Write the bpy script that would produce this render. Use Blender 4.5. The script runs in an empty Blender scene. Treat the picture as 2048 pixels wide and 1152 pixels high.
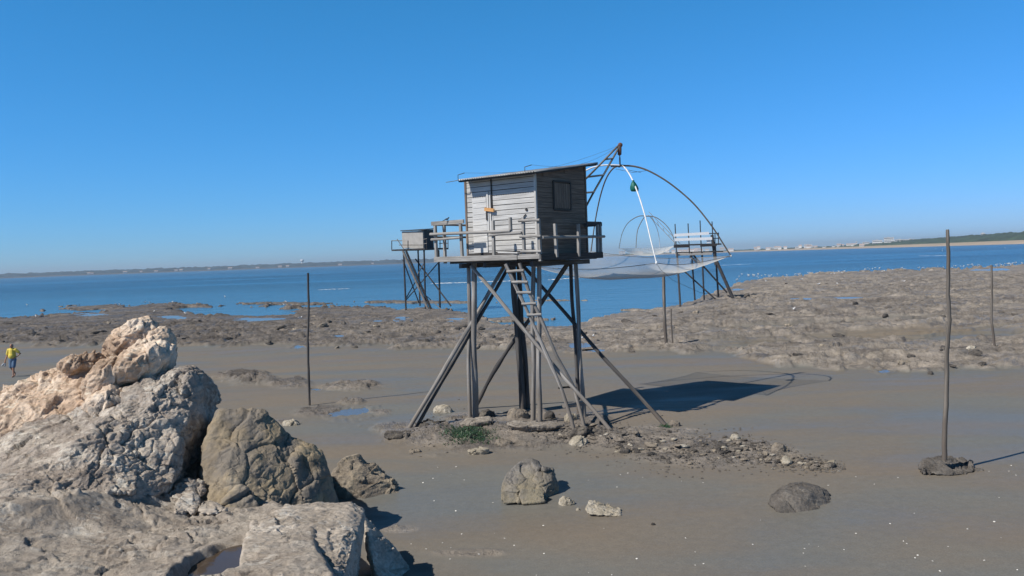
import bpy, bmesh, math, random
import numpy as np
from mathutils import Vector, Matrix

# ------------------------------------------------------------------ camera, sky, sun, exposure
SC = bpy.context.scene
COL = SC.collection
F_PX, H = 1700.0, 5.4                       # focal length in pixels of the 2048 px frame, eye height above the sand
PITCH, ROLL = math.atan(59.5 / 1700.0), math.atan(0.0357)
fwd = Vector((0, math.cos(PITCH), -math.sin(PITCH)))
up0 = Vector((0, math.sin(PITCH), math.cos(PITCH)))
rt0 = Vector((1, 0, 0))
RT = math.cos(ROLL) * rt0 - math.sin(ROLL) * up0
UP = math.sin(ROLL) * rt0 + math.cos(ROLL) * up0
cam_d = bpy.data.cameras.new('camera')
cam = bpy.data.objects.new('camera', cam_d)
COL.objects.link(cam)
m3 = Matrix((RT, UP, -fwd)).transposed()
cam.matrix_world = Matrix.Translation((0, 0, H)) @ m3.to_4x4()
cam_d.sensor_width = 36.0
cam_d.lens = F_PX / 2048.0 * 36.0
cam_d.clip_start = 0.1
cam_d.clip_end = 30000
SC.camera = cam
SC.render.resolution_x, SC.render.resolution_y = 1024, 576

SUN_EL = math.radians(45)
sx, sy = 0.865, 0.50                          # the way the light travels over the ground
_n = math.hypot(sx, sy)
LDIR = Vector((sx / _n * math.cos(SUN_EL), sy / _n * math.cos(SUN_EL), -math.sin(SUN_EL)))
world = bpy.data.worlds.new("World")
SC.world = world
world.use_nodes = True
wn, wl = world.node_tree.nodes, world.node_tree.links
sky = wn.new('ShaderNodeTexSky')
sky.sky_type = 'NISHITA'
sky.sun_disc = False
sky.sun_elevation = SUN_EL
sky.sun_rotation = math.atan2(-sx, -sy)
sky.altitude = 0
sky.air_density = 1.0
sky.dust_density = 0.0
sky.ozone_density = 10.0
sep = wn.new('ShaderNodeSeparateColor'); cmb = wn.new('ShaderNodeCombineColor')
wl.new(sky.outputs[0], sep.inputs[0])
SKY_S = 0.11
for i, (p_, k_) in enumerate(((1.22, 0.57), (0.74, 0.75), (1.0, 1.27))):   # the deep clear azure of the photo
    a_ = wn.new('ShaderNodeMath'); a_.operation = 'POWER'; a_.inputs[1].default_value = p_
    b_ = wn.new('ShaderNodeMath'); b_.operation = 'MULTIPLY'; b_.inputs[1].default_value = k_ * SKY_S ** (p_ - 1)
    wl.new(sep.outputs[i], a_.inputs[0]); wl.new(a_.outputs[0], b_.inputs[0]); wl.new(b_.outputs[0], cmb.inputs[i])
# the deeper, darker dome overhead
tc = wn.new('ShaderNodeTexCoord'); sxyz = wn.new('ShaderNodeSeparateXYZ'); mr = wn.new('ShaderNodeMapRange')
wl.new(tc.outputs['Generated'], sxyz.inputs[0]); wl.new(sxyz.outputs['Z'], mr.inputs[0])
mr.inputs[1].default_value, mr.inputs[2].default_value, mr.inputs[3].default_value, mr.inputs[4].default_value = 0.29, 0.50, 1.0, 0.12
vm = wn.new('ShaderNodeVectorMath'); vm.operation = 'SCALE'
wl.new(cmb.outputs[0], vm.inputs[0]); wl.new(mr.outputs[0], vm.inputs['Scale'])
wl.new(vm.outputs[0], wn['Background'].inputs['Color'])
wn['Background'].inputs['Strength'].default_value = SKY_S
sun_d = bpy.data.lights.new('sun', 'SUN')
sun_d.energy = 5.0
sun_d.angle = math.radians(0.5)
sun_d.color = (1.0, 0.95, 0.875)
sun = bpy.data.objects.new('sun', sun_d)
COL.objects.link(sun)
sun.rotation_euler = LDIR.to_track_quat('-Z', 'Y').to_euler()
sun.location = (-20, -20, 40)
SC.view_settings.view_transform = 'Standard'
SC.view_settings.look = 'None'
SC.view_settings.exposure = 0.0
SC.view_settings.gamma = 1.0
SC.cycles.use_denoising = True
SC.cycles.max_bounces = 6
SC.cycles.transparent_max_bounces = 12
SC.cycles.volume_bounces = 0

# ------------------------------------------------------------------ helpers: photo measurements to places in the world
CAM = Vector((0, 0, H))
def ray(px, py):
    return fwd + RT * ((px - 1024) / F_PX) - UP * ((py - 576) / F_PX)
def P(px, py, d):                            # the point d metres ahead seen in that direction
    r = ray(px, py)
    return CAM + r * (d / r.y)
def G(px, py, z=0.0):                        # the point of the level z seen in that direction
    r = ray(px, py)
    return CAM + r * ((z - H) / r.z)
def horizon(px):
    return 516.5 - 0.0357 * (px - 1024)
def lin(*c):
    return tuple((x / 255 / 12.92 if x / 255 <= 0.04045 else ((x / 255 + 0.055) / 1.055) ** 2.4) for x in c)

# numpy noise
def _h(ix, iy, iz, s):
    n = ix.astype(np.uint32) * np.uint32(374761393)
    n += iy.astype(np.uint32) * np.uint32(668265263)
    n += iz.astype(np.uint32) * np.uint32(2147483647)
    n += np.uint32((s * 974634777) & 0xFFFFFFFF)
    n ^= n >> np.uint32(13); n *= np.uint32(1274126177)
    n ^= n >> np.uint32(16); n *= np.uint32(2246822519)
    n ^= n >> np.uint32(15)
    return (n & np.uint32(0xFFFFFF)).astype(np.float32) / np.float32(0xFFFFFF)
def vnoise(p, s=0):                           # value noise in -1..1, p is (n,3)
    i = np.floor(p); f = (p - i).astype(np.float32); i = i.astype(np.int64).astype(np.uint32)
    f = f * f * f * (f * (f * 6 - 15) + 10)
    x, y, z = i[:, 0], i[:, 1], i[:, 2]
    o1 = np.uint32(1)
    fx, fy, fz = f[:, 0], f[:, 1], f[:, 2]
    X1, Y1 = x + o1, y + o1
    def layer(zz):
        a = _h(x, y, zz, s); a += (_h(X1, y, zz, s) - a) * fx
        b = _h(x, Y1, zz, s); b += (_h(X1, Y1, zz, s) - b) * fx
        return a + (b - a) * fy
    a = layer(z)
    if len(p) and not (p[0, 2] == p[-1, 2] and np.ptp(p[:, 2]) == 0):
        a = a + (layer(z + o1) - a) * fz
    return a * 2 - 1
def fbm(p, s=0, o=4, g=0.5, l=2.03):
    t = 0; w = 1.0; k = 0
    for i in range(o):
        t = t + w * vnoise(p + i * 17.3, s + i); k += w
        p = p * l; w *= g
    return t / k
def ridged(p, s=0, o=4):
    t = 0; w = 1.0; k = 0
    for i in range(o):
        t = t + w * (1 - np.abs(vnoise(p + i * 9.7, s + i)) * 2); k += w
        p = p * 2.07; w *= 0.5
    return t / k
def worley(p, s=0):                           # distance to the nearest and second cell point, facet value
    p = np.asarray(p, np.float32); i = np.floor(p).astype(np.int64)
    n = len(p); flat = n > 1 and np.ptp(p[:, 2]) == 0
    f1 = np.full(n, 9.0, np.float32); f2 = f1.copy(); fac = np.zeros(n, np.float32)
    for dx in (-1, 0, 1):
        for dy in (-1, 0, 1):
            for dz in ((0,) if flat else (-1, 0, 1)):
                cx, cy, cz = i[:, 0] + dx, i[:, 1] + dy, i[:, 2] + dz
                q = np.stack([cx + _h(cx, cy, cz, s), cy + _h(cx, cy, cz, s + 1), cz + _h(cx, cy, cz, s + 2)], 1)
                d = p - q
                r = np.sqrt((d * d).sum(1))
                nn = np.stack([_h(cx, cy, cz, s + 3), _h(cx, cy, cz, s + 4), _h(cx, cy, cz, s + 5)], 1) * 2 - 1
                v = (d * nn).sum(1) + (_h(cx, cy, cz, s + 6) - 0.5) * 0.9
                near = r < f1
                f2 = np.where(near, f1, np.minimum(f2, r))
                fac = np.where(near, v, fac)
                f1 = np.where(near, r, f1)
    return f1, f2, fac
def sstep(t):
    t = np.clip(t, 0, 1)
    return t * t * (3 - 2 * t)

# ------------------------------------------------------------------ helpers: meshes, things and parts
def tag(o, label=None, cat=None, group=None, kind=None):
    if label: o['label'] = label
    if cat: o['category'] = cat
    if group: o['group'] = group
    if kind: o['kind'] = kind
    return o
def thing(name, label, cat, loc=(0, 0, 0), group=None):
    o = bpy.data.objects.new(name, None)
    COL.objects.link(o)
    o.location = loc
    o.empty_display_size = 0.2
    return tag(o, label, cat, group)
def link(name, me, mat, parent=None):
    o = bpy.data.objects.new(name, me)
    COL.objects.link(o)
    for m in (mat if isinstance(mat, (list, tuple)) else [mat]):
        if m is not None: me.materials.append(m)
    if parent is not None: o.parent = parent
    return o
def root_loc(o):
    v = Vector((0, 0, 0))
    while o is not None:
        v += o.location; o = o.parent
    return v
class MB:
    def __init__(s): s.v = []; s.f = []; s.uv = []; s.mi = []; s.sm = []
    def add(s, vs, fs, uvs=None, mi=0, smooth=False):
        k = len(s.v)
        s.v += [tuple(v) for v in vs]
        for j, f in enumerate(fs):
            s.f.append([k + a for a in f])
            s.uv.append(uvs[j] if uvs else [(0, 0)] * len(f))
            s.mi.append(mi); s.sm.append(smooth)
    def board(s, p0, p1, w, h, side=None, mi=0, taper=1.0):      # a squared timber from p0 to p1; w lies along side
        p0, p1 = Vector(p0), Vector(p1)
        d = (p1 - p0); L = d.length; d.normalize()
        if side is None: side = Vector((0, 0, 1)).cross(d)
        side = Vector(side)
        if side.length < 1e-4: side = Vector((1, 0, 0))
        side = (side - d * side.dot(d)).normalized()
        u = d.cross(side).normalized()
        vs = []
        for p, k in ((p0, 1.0), (p1, taper)):
            for a, b in ((-1, -1), (1, -1), (1, 1), (-1, 1)):
                vs.append(p + side * (a * w / 2 * k) + u * (b * h / 2 * k))
        o = random.random() * 40; q = random.random() * 40
        fs, uv = [], []
        for i, (wa, wb) in enumerate(((0, w), (w, w + h), (w + h, 2 * w + h), (2 * w + h, 2 * w + 2 * h))):
            j = (i + 1) % 4
            fs.append([i, j, 4 + j, 4 + i]); uv.append([(o + wa, q), (o + wb, q), (o + wb, q + L), (o + wa, q + L)])
        fs += [[3, 2, 1, 0], [4, 5, 6, 7]]
        uv += [[(o, q), (o + w, q), (o + w, q + .02), (o, q + .02)]] * 2
        s.add(vs, fs, uv, mi)
    def tube(s, pts, r, n=10, wob=0.0, mi=0, seed=0, knots=0.0):  # a round pole through pts; r one radius or one per point
        pts = [Vector(p) for p in pts]
        if not isinstance(r, (list, tuple)): r = [r] * len(pts)
        if len(pts) == 2 and (wob or knots):
            a, b = pts; m = max(6, int((b - a).length / 0.25))
            pts = [a.lerp(b, i / m) for i in range(m + 1)]
            r = [r[0] + (r[1] - r[0]) * i / m for i in range(m + 1)]
        rnd = random.Random(seed * 77 + 5)
        N = len(pts)
        if wob:
            ph = [rnd.uniform(0, 6.28) for _ in range(4)]
            for i in range(1, N - 1):
                t = i / (N - 1); e = math.sin(math.pi * t)
                pts[i] = pts[i] + Vector((math.sin(t * 5 + ph[0]) + .4 * math.sin(t * 13 + ph[1]), math.sin(t * 4 + ph[2]), .4 * math.sin(t * 9 + ph[3]))) * wob * e
        if knots: r = [a * (1 + rnd.uniform(-knots, knots)) for a in r]
        o = rnd.random() * 40; L = 0
        ref = None; vs = []; uvr = []
        for i, p in enumerate(pts):
            d = (pts[min(i + 1, N - 1)] - pts[max(i - 1, 0)]).normalized()
            if ref is None:
                ref = Vector((0, 0, 1)) if abs(d.z) < 0.9 else Vector((1, 0, 0))
            a = (ref - d * ref.dot(d)).normalized(); ref = a
            b = d.cross(a)
            if i: L += (p - pts[i - 1]).length
            uvr.append(L)
            for k in range(n):
                t = 2 * math.pi * k / n
                vs.append(p + (a * math.cos(t) + b * math.sin(t)) * r[i])
        fs, uv = [], []
        per = 2 * math.pi * max(r)
        for i in range(N - 1):
            for k in range(n):
                k2 = (k + 1) % n
                fs.append([i * n + k, i * n + k2, (i + 1) * n + k2, (i + 1) * n + k])
                ua, ub = o + per * k / n, o + per * (k + 1) / n
                uv.append([(ua, uvr[i]), (ub, uvr[i]), (ub, uvr[i + 1]), (ua, uvr[i + 1])])
        s.add(vs, fs, uv, mi, True)
        s.add(vs[:n], [list(range(n))[::-1]], None, mi)
        s.add(vs[-n:], [list(range(n))], None, mi)
    def ball(s, c, rx, ry=None, rz=None, n=12, m=8, mi=0):
        ry = ry or rx; rz = rz or rx; c = Vector(c)
        vs = [c + Vector((0, 0, -rz))]
        for i in range(1, m):
            t = math.pi * i / m
            for k in range(n):
                a = 2 * math.pi * k / n
                vs.append(c + Vector((rx * math.sin(t) * math.cos(a), ry * math.sin(t) * math.sin(a), -rz * math.cos(t))))
        vs.append(c + Vector((0, 0, rz)))
        fs = [[0, 1 + (k + 1) % n, 1 + k] for k in range(n)]
        for i in range(m - 2):
            for k in range(n):
                k2 = (k + 1) % n
                fs.append([1 + i * n + k, 1 + i * n + k2, 1 + (i + 1) * n + k2, 1 + (i + 1) * n + k])
        e = 1 + (m - 2) * n
        fs += [[e + k, e + (k + 1) % n, e + n] for k in range(n)]
        s.add(vs, fs, None, mi, True)
    def build(s, name, mat, parent=None, label=None):
        off = root_loc(parent)
        me = bpy.data.meshes.new(name)
        me.from_pydata([(a - off.x, b - off.y, c - off.z) for a, b, c in s.v], [], s.f)
        ul = me.uv_layers.new(name='UVMap')
        ul.data.foreach_set('uv', [x for f in s.uv for q in f for x in q])
        me.polygons.foreach_set('material_index', s.mi)
        me.polygons.foreach_set('use_smooth', s.sm)
        me.update()
        o = link(name, me, mat, parent)
        if label: o['label'] = label
        return o
def grid_mesh(name, X, Y, Z, attrs=None, smooth=True):
    R, Cn = X.shape
    me = bpy.data.meshes.new(name)
    nv = R * Cn; nf = (R - 1) * (Cn - 1)
    me.vertices.add(nv)
    me.vertices.foreach_set('co', np.stack([X, Y, Z], -1).astype(np.float32).ravel())
    idx = np.arange(nv).reshape(R, Cn)
    q = np.stack([idx[:-1, :-1], idx[:-1, 1:], idx[1:, 1:], idx[1:, :-1]], -1).reshape(-1)
    me.loops.add(nf * 4); me.polygons.add(nf)
    me.loops.foreach_set('vertex_index', q.astype(np.int32))
    me.polygons.foreach_set('loop_start', np.arange(nf, dtype=np.int32) * 4)
    me.polygons.foreach_set('loop_total', np.full(nf, 4, np.int32))
    if smooth: me.polygons.foreach_set('use_smooth', np.ones(nf, bool))
    for k, a in (attrs or {}).items():
        at = me.attributes.new(k, 'FLOAT', 'POINT')
        at.data.foreach_set('value', a.astype(np.float32).ravel())
    me.update(); me.validate()
    return me
def evaluated(me, mods):
    o = bpy.data.objects.new('tmp', me); COL.objects.link(o)
    for t, kw in mods:
        m = o.modifiers.new(t, t)
        for k, v in kw.items(): setattr(m, k, v)
    dg = bpy.context.evaluated_depsgraph_get()
    r = bpy.data.meshes.new_from_object(o.evaluated_get(dg), depsgraph=dg)
    bpy.data.objects.remove(o); bpy.data.meshes.remove(me)
    return r
def hulls_mesh(hulls):
    bm = bmesh.new()
    for pts in hulls:
        b2 = bmesh.new()
        for p in pts: b2.verts.new(p)
        res = bmesh.ops.convex_hull(b2, input=b2.verts)
        junk = [g for g in res['geom_interior'] + res['geom_unused'] if isinstance(g, bmesh.types.BMVert)]
        bmesh.ops.delete(b2, geom=list(set(junk)), context='VERTS')
        tm = bpy.data.meshes.new('t'); b2.to_mesh(tm); b2.free()
        bm.from_mesh(tm); bpy.data.meshes.remove(tm)
    bmesh.ops.recalc_face_normals(bm, faces=bm.faces)
    me = bpy.data.meshes.new('rock'); bm.to_mesh(me); bm.free()
    return me
def co_no(me):
    n = len(me.vertices)
    co = np.empty(n * 3, np.float32); me.vertices.foreach_get('co', co)
    no = np.empty(n * 3, np.float32); me.vertices.foreach_get('normal', no)
    return co.reshape(-1, 3).astype(float), no.reshape(-1, 3).astype(float)

# ------------------------------------------------------------------ materials
def nt(name):
    m = bpy.data.materials.new(name); m.use_nodes = True
    t = m.node_tree
    return m, t, t.nodes['Principled BSDF']
def N(t, typ, **kw):
    n = t.nodes.new(typ)
    for k, v in kw.items():
        if k in n.inputs: n.inputs[k].default_value = v
        else: setattr(n, k, v)
    return n
def ramp(t, stops):
    r = t.nodes.new('ShaderNodeValToRGB')
    e = r.color_ramp.elements
    while len(e) < len(stops): e.new(0.5)
    for x, (p, c) in zip(e, stops):
        x.position = p; x.color = (*c, 1) if len(c) == 3 else c
    return r
def coords(t, scale, kind='Object', rot=(0, 0, 0)):
    c = t.nodes.new('ShaderNodeTexCoord'); m = t.nodes.new('ShaderNodeMapping')
    m.inputs['Scale'].default_value = scale; m.inputs['Rotation'].default_value = rot
    t.links.new(c.outputs[kind], m.inputs['Vector'])
    return m.outputs[0]
def noise(t, vec, scale=1.0, detail=6, rough=0.6, dist=0.0):
    n = N(t, 'ShaderNodeTexNoise', Scale=scale, Detail=detail, Roughness=rough, Distortion=dist)
    t.links.new(vec, n.inputs['Vector'])
    return n.outputs['Fac']
def mix(t, fac, a, b, mode='MIX'):
    m = t.nodes.new('ShaderNodeMix'); m.data_type = 'RGBA'; m.blend_type = mode
    for sock, v in ((m.inputs['Factor'], fac), (m.inputs['A'], a), (m.inputs['B'], b)):
        pass
    ins = [i for i in m.inputs if i.enabled]
    for sock, v in zip((m.inputs[0], m.inputs[6], m.inputs[7]), (fac, a, b)):
        if hasattr(v, 'is_output'): t.links.new(v, sock)
        elif isinstance(v, (int, float)): sock.default_value = v
        else: sock.default_value = (*v, 1)
    return m.outputs[2]
def bump(t, h, strength, dist, bs, prev=None):
    b = N(t, 'ShaderNodeBump', Strength=strength, Distance=dist)
    t.links.new(h, b.inputs['Height'])
    if prev is not None: t.links.new(prev, b.inputs['Normal'])
    t.links.new(b.outputs[0], bs.inputs['Normal'])
    return b.outputs[0]
def maprange(t, v, a, b, c=0.0, d=1.0):
    m = N(t, 'ShaderNodeMapRange'); m.clamp = True
    m.inputs[1].default_value, m.inputs[2].default_value, m.inputs[3].default_value, m.inputs[4].default_value = a, b, c, d
    t.links.new(v, m.inputs[0])
    return m.outputs[0]

def wood(name, dark, mid, light, rough=0.85, mud=None, grain=28, pm=0.5):
    m, t, b = nt(name)
    uv = coords(t, (grain, 1.1 if grain > 20 else .55, 1), 'UV')
    g = noise(t, uv, 1.0, 7, 0.65, 0.3)
    r = ramp(t, [(0.28, dark), (0.5, mid), (0.75, light)])
    t.links.new(g, r.inputs[0])
    patch = noise(t, coords(t, (3, 0.8, 1), 'UV'), 1.0, 3, 0.5)
    c = mix(t, maprange(t, patch, 0.4, 0.7, 0, pm), r.outputs[0], dark)
    if mud:
        geo = N(t, 'ShaderNodeNewGeometry'); sp = N(t, 'ShaderNodeSeparateXYZ')
        t.links.new(geo.outputs['Position'], sp.inputs[0])
        pz = noise(t, coords(t, (1.2, 1.2, 1.2)), 2.0, 3)
        ad = N(t, 'ShaderNodeMath', operation='ADD'); t.links.new(sp.outputs['Z'], ad.inputs[0]); t.links.new(pz, ad.inputs[1])
        c = mix(t, maprange(t, ad.outputs[0], mud[1] + 0.5, mud[1] - 0.6 + 0.5, 0, 0.85), c, mud[0])
    t.links.new(c, b.inputs['Base Color'])
    b.inputs['Roughness'].default_value = rough
    b.inputs['Specular IOR Level'].default_value = 0.25
    bump(t, g, 0.6, 0.01, b)
    return m
def plain(name, col, rough=0.7, metal=0.0, var=0.25, scale=3.0, spec=0.3):
    m, t, b = nt(name)
    n = noise(t, coords(t, (1, 1, 1)), scale, 5)
    r = ramp(t, [(0.3, tuple(c * (1 - var) for c in col)), (0.7, tuple(min(1, c * (1 + var)) for c in col))])
    t.links.new(n, r.inputs[0]); t.links.new(r.outputs[0], b.inputs['Base Color'])
    b.inputs['Roughness'].default_value = rough; b.inputs['Metallic'].default_value = metal
    b.inputs['Specular IOR Level'].default_value = spec
    return m
def rockmat(name, cols, mud, mudz=None, mudw=0.8, scale=1.0, dir_scale=(1, 1, 1), rot=(0, 0, 0), bumps=1.0, crack=0.5, fleck=None):
    m, t, b = nt(name)
    geo = N(t, 'ShaderNodeNewGeometry')
    mp = N(t, 'ShaderNodeMapping'); mp.inputs['Scale'].default_value = dir_scale; mp.inputs['Rotation'].default_value = rot
    t.links.new(geo.outputs['Position'], mp.inputs['Vector'])
    v = mp.outputs[0]
    big = noise(t, v, 0.9 * scale, 8, 0.62, 0.4)
    r = ramp(t, [(0.30, cols[0]), (0.46, cols[1]), (0.58, cols[2]), (0.72, cols[3])])
    t.links.new(big, r.inputs[0])
    fine = noise(t, v, 9 * scale, 8, 0.7, 0.2)
    fr = ramp(t, [(0.25, (0.55, 0.53, 0.51)), (0.5, (1.05, 1.04, 1.03)), (0.75, (1.38, 1.35, 1.30))])
    t.links.new(fine, fr.inputs[0])
    c = mix(t, 1.0, r.outputs[0], fr.outputs[0], 'MULTIPLY')
    if fleck:                                   # pale mineral chips drawn out along the bedding: (colour, rotation, amount)
        fm = N(t, 'ShaderNodeMapping'); fm.inputs['Rotation'].default_value = fleck[1]; fm.inputs['Scale'].default_value = (2.2, 9, 9)
        t.links.new(geo.outputs['Position'], fm.inputs['Vector'])
        fn_ = noise(t, fm.outputs[0], 1.0, 6, 0.65, 0.8)
        pa = noise(t, geo.outputs['Position'], 1.4, 4, 0.6)
        fa = N(t, 'ShaderNodeMath', operation='MULTIPLY_ADD'); t.links.new(pa, fa.inputs[0]); fa.inputs[1].default_value = .55; t.links.new(fn_, fa.inputs[2])
        c = mix(t, maprange(t, fa.outputs[0], .86 - fleck[2], .98 - fleck[2], 0, .8), c, fleck[0])
        c = mix(t, maprange(t, fa.outputs[0], .66 - fleck[2] * .5, .58 - fleck[2] * .5, 0, .55), c, tuple(x * .45 for x in cols[0]))
    vo = N(t, 'ShaderNodeTexVoronoi', Scale=3.2 * scale); vo.feature = 'DISTANCE_TO_EDGE'
    wv = N(t, 'ShaderNodeVectorMath', operation='MULTIPLY_ADD')
    nz = N(t, 'ShaderNodeTexNoise', Scale=2.5 * scale, Detail=5); t.links.new(v, nz.inputs['Vector'])
    t.links.new(nz.outputs['Color'], wv.inputs[0]); wv.inputs[1].default_value = (0.55, 0.55, 0.55); t.links.new(v, wv.inputs[2])
    t.links.new(wv.outputs[0], vo.inputs['Vector'])
    cr0 = maprange(t, vo.outputs['Distance'], 0.0, 0.03, 1.0, 0.0)
    pm = maprange(t, noise(t, v, 1.1 * scale, 3, 0.5), 0.5, 0.62, 0.0, 1.0)
    crm = N(t, 'ShaderNodeMath', operation='MULTIPLY'); t.links.new(cr0, crm.inputs[0]); t.links.new(pm, crm.inputs[1]); cr = crm.outputs[0]
    if mud is not None:
        sp = N(t, 'ShaderNodeSeparateXYZ'); t.links.new(geo.outputs['Position'], sp.inputs[0])
        mn = noise(t, geo.outputs['Position'], 1.3, 5, 0.6)
        if mudz is not None:
            ad = N(t, 'ShaderNodeMath', operation='MULTIPLY_ADD'); t.links.new(mn, ad.inputs[0]); ad.inputs[1].default_value = -2.2; t.links.new(sp.outputs['Z'], ad.inputs[2])
            k = maprange(t, ad.outputs[0], mudz - 1.1 + 0.35, mudz - 1.1 - 0.35, 0.0, mudw)
        else:
            k = maprange(t, mn, 0.42, 0.6, 0.0, mudw)
        c = mix(t, k, c, mud)
    t.links.new(c, b.inputs['Base Color'])
    b.inputs['Roughness'].default_value = 0.82
    b.inputs['Specular IOR Level'].default_value = 0.3
    ck = N(t, 'ShaderNodeMath', operation='MULTIPLY'); t.links.new(cr, ck.inputs[0]); ck.inputs[1].default_value = -crack
    ad2 = N(t, 'ShaderNodeMath', operation='ADD'); t.links.new(fine, ad2.inputs[0]); t.links.new(ck.outputs[0], ad2.inputs[1])
    n1 = bump(t, ad2.outputs[0], 0.8 * bumps, 0.05, b)
    mid = noise(t, v, 28 * scale, 6, 0.7)
    bump(t, mid, 0.5 * bumps, 0.02, b, n1)
    return m

M = {}
M['pile'] = wood('weathered pile wood', (0.08, 0.073, 0.067), (0.30, 0.28, 0.26), (0.62, 0.60, 0.57), mud=((0.21, 0.185, 0.16), 1.3), grain=13, pm=.6)
M['pile_dark'] = wood('dark pile wood', (0.030, 0.028, 0.028), (0.085, 0.08, 0.078), (0.19, 0.18, 0.17), mud=((0.13, 0.11, 0.095), 0.8), grain=13)  # darker tone of the pile wood
M['rail'] = wood('grey rail wood', (0.14, 0.13, 0.12), (0.34, 0.325, 0.305), (0.54, 0.52, 0.49))
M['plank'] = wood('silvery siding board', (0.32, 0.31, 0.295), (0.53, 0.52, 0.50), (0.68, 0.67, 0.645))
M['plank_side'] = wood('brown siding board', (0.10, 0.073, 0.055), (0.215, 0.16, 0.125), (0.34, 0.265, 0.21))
M['plank_pale'] = wood('pale new board', (0.45, 0.44, 0.42), (0.60, 0.59, 0.57), (0.74, 0.73, 0.71))
M['plank_dark'] = wood('dark board', (0.03, 0.028, 0.027), (0.07, 0.064, 0.06), (0.12, 0.11, 0.10))
M['pole'] = wood('brown pole wood', (0.06, 0.052, 0.045), (0.16, 0.14, 0.12), (0.34, 0.305, 0.265), mud=((0.12, 0.10, 0.085), 1.8), grain=13)
M['latch'] = wood('orange wood', (0.42, 0.20, 0.07), (0.62, 0.33, 0.13), (0.75, 0.45, 0.2))
M['tin'] = plain('galvanised roof sheet', (0.45, 0.46, 0.47), 0.45, 0.55, 0.25, 2.0)
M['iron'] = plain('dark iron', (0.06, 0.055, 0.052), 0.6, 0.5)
M['rust'] = plain('rusty iron', (0.16, 0.075, 0.05), 0.8, 0.1, 0.4, 20)
M['cable'] = plain('steel cable', (0.16, 0.17, 0.18), 0.5, 0.3)
M['arm_brown'] = plain('brown bent pole', (0.14, 0.115, 0.09), 0.7, 0, 0.3, 4)
M['arm_white'] = plain('white tube', (0.72, 0.74, 0.76), 0.45, 0, 0.12, 4)
M['green_bag'] = plain('dark green plastic', (0.010, 0.14, 0.11), 0.5, 0, 0.35, 9)
M['white_paint'] = plain('white painted board', (0.90, 0.90, 0.90), 0.6, 0, 0.04, 2)
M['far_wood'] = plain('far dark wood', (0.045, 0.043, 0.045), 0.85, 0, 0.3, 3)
M['far_wood_lit'] = plain('far lit wood', (0.20, 0.185, 0.17), 0.85, 0, 0.3, 3)  # paler copy of the far wood, its sunlit tone put into the colour
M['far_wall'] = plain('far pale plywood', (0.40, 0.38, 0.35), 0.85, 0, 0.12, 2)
M['rope'] = plain('tarred rope', (0.05, 0.045, 0.04), 0.9, 0, 0.3, 10)

m, t, b = nt('fine fishing net')
tr = N(t, 'ShaderNodeBsdfTransparent'); tl = N(t, 'ShaderNodeBsdfTranslucent'); tl.inputs['Color'].default_value = (0.92, 0.92, 0.90, 1)
df = N(t, 'ShaderNodeBsdfDiffuse'); df.inputs['Color'].default_value = (0.88, 0.88, 0.86, 1)
ms = N(t, 'ShaderNodeMixShader'); ms.inputs[0].default_value = 0.5
t.links.new(df.outputs[0], ms.inputs[1]); t.links.new(tl.outputs[0], ms.inputs[2])
m2 = N(t, 'ShaderNodeMixShader')
# thread cover seen along a slant: 1 - (1 - a) ** (1 / cos), the same for every ray
lw = N(t, 'ShaderNodeLayerWeight'); lw.inputs['Blend'].default_value = 0.5
co_ = N(t, 'ShaderNodeMath', operation='SUBTRACT'); co_.inputs[0].default_value = 1.0; t.links.new(lw.outputs['Facing'], co_.inputs[1])
cm_ = N(t, 'ShaderNodeMath', operation='MAXIMUM'); t.links.new(co_.outputs[0], cm_.inputs[0]); cm_.inputs[1].default_value = 0.07
iv_ = N(t, 'ShaderNodeMath', operation='DIVIDE'); iv_.inputs[0].default_value = 1.0; t.links.new(cm_.outputs[0], iv_.inputs[1])
nn = noise(t, coords(t, (1, 1, 1)), 1.2, 4)
pw_ = N(t, 'ShaderNodeMath', operation='POWER'); t.links.new(maprange(t, nn, 0.3, 0.7, 0.86, 0.80), pw_.inputs[0]); t.links.new(iv_.outputs[0], pw_.inputs[1])
al_ = N(t, 'ShaderNodeMath', operation='SUBTRACT'); al_.inputs[0].default_value = 1.0; t.links.new(pw_.outputs[0], al_.inputs[1])
t.links.new(al_.outputs[0], m2.inputs[0])
t.links.new(tr.outputs[0], m2.inputs[1]); t.links.new(ms.outputs[0], m2.inputs[2])
t.links.new(m2.outputs[0], t.nodes['Material Output'].inputs['Surface'])
M['net'] = m

MUD = (0.235, 0.205, 0.18)
TAN = [(0.29, 0.205, 0.145), (0.50, 0.37, 0.27), (0.64, 0.52, 0.41), (0.76, 0.68, 0.59)]
GREY = [(0.24, 0.195, 0.158), (0.38, 0.325, 0.275), (0.505, 0.445, 0.38), (0.77, 0.70, 0.60)]
OCHRE = [(0.18, 0.14, 0.09), (0.29, 0.235, 0.16), (0.37, 0.30, 0.20), (0.42, 0.38, 0.32)]
M['rock_tan'] = rockmat('tan limestone', TAN, (0.30, 0.245, 0.195), 2.1, 0.6, 0.8, (1, 1, 1.0), bumps=0.9, crack=0.35, fleck=((.80, .72, .58), (0.2, -1.0, .3), .02))
M['rock_grey'] = rockmat('grey brown limestone', GREY, (.29, .25, .22), None, 0.5, 1.3, bumps=1.15, crack=0.5, fleck=((.72, .67, .58), (0.2, -.85, .3), .055))
M['rock_ochre'] = rockmat('ochre mud coated limestone', OCHRE, (.20, .18, .16), None, 0.8, 0.9, bumps=0.9, crack=0.3)
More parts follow.
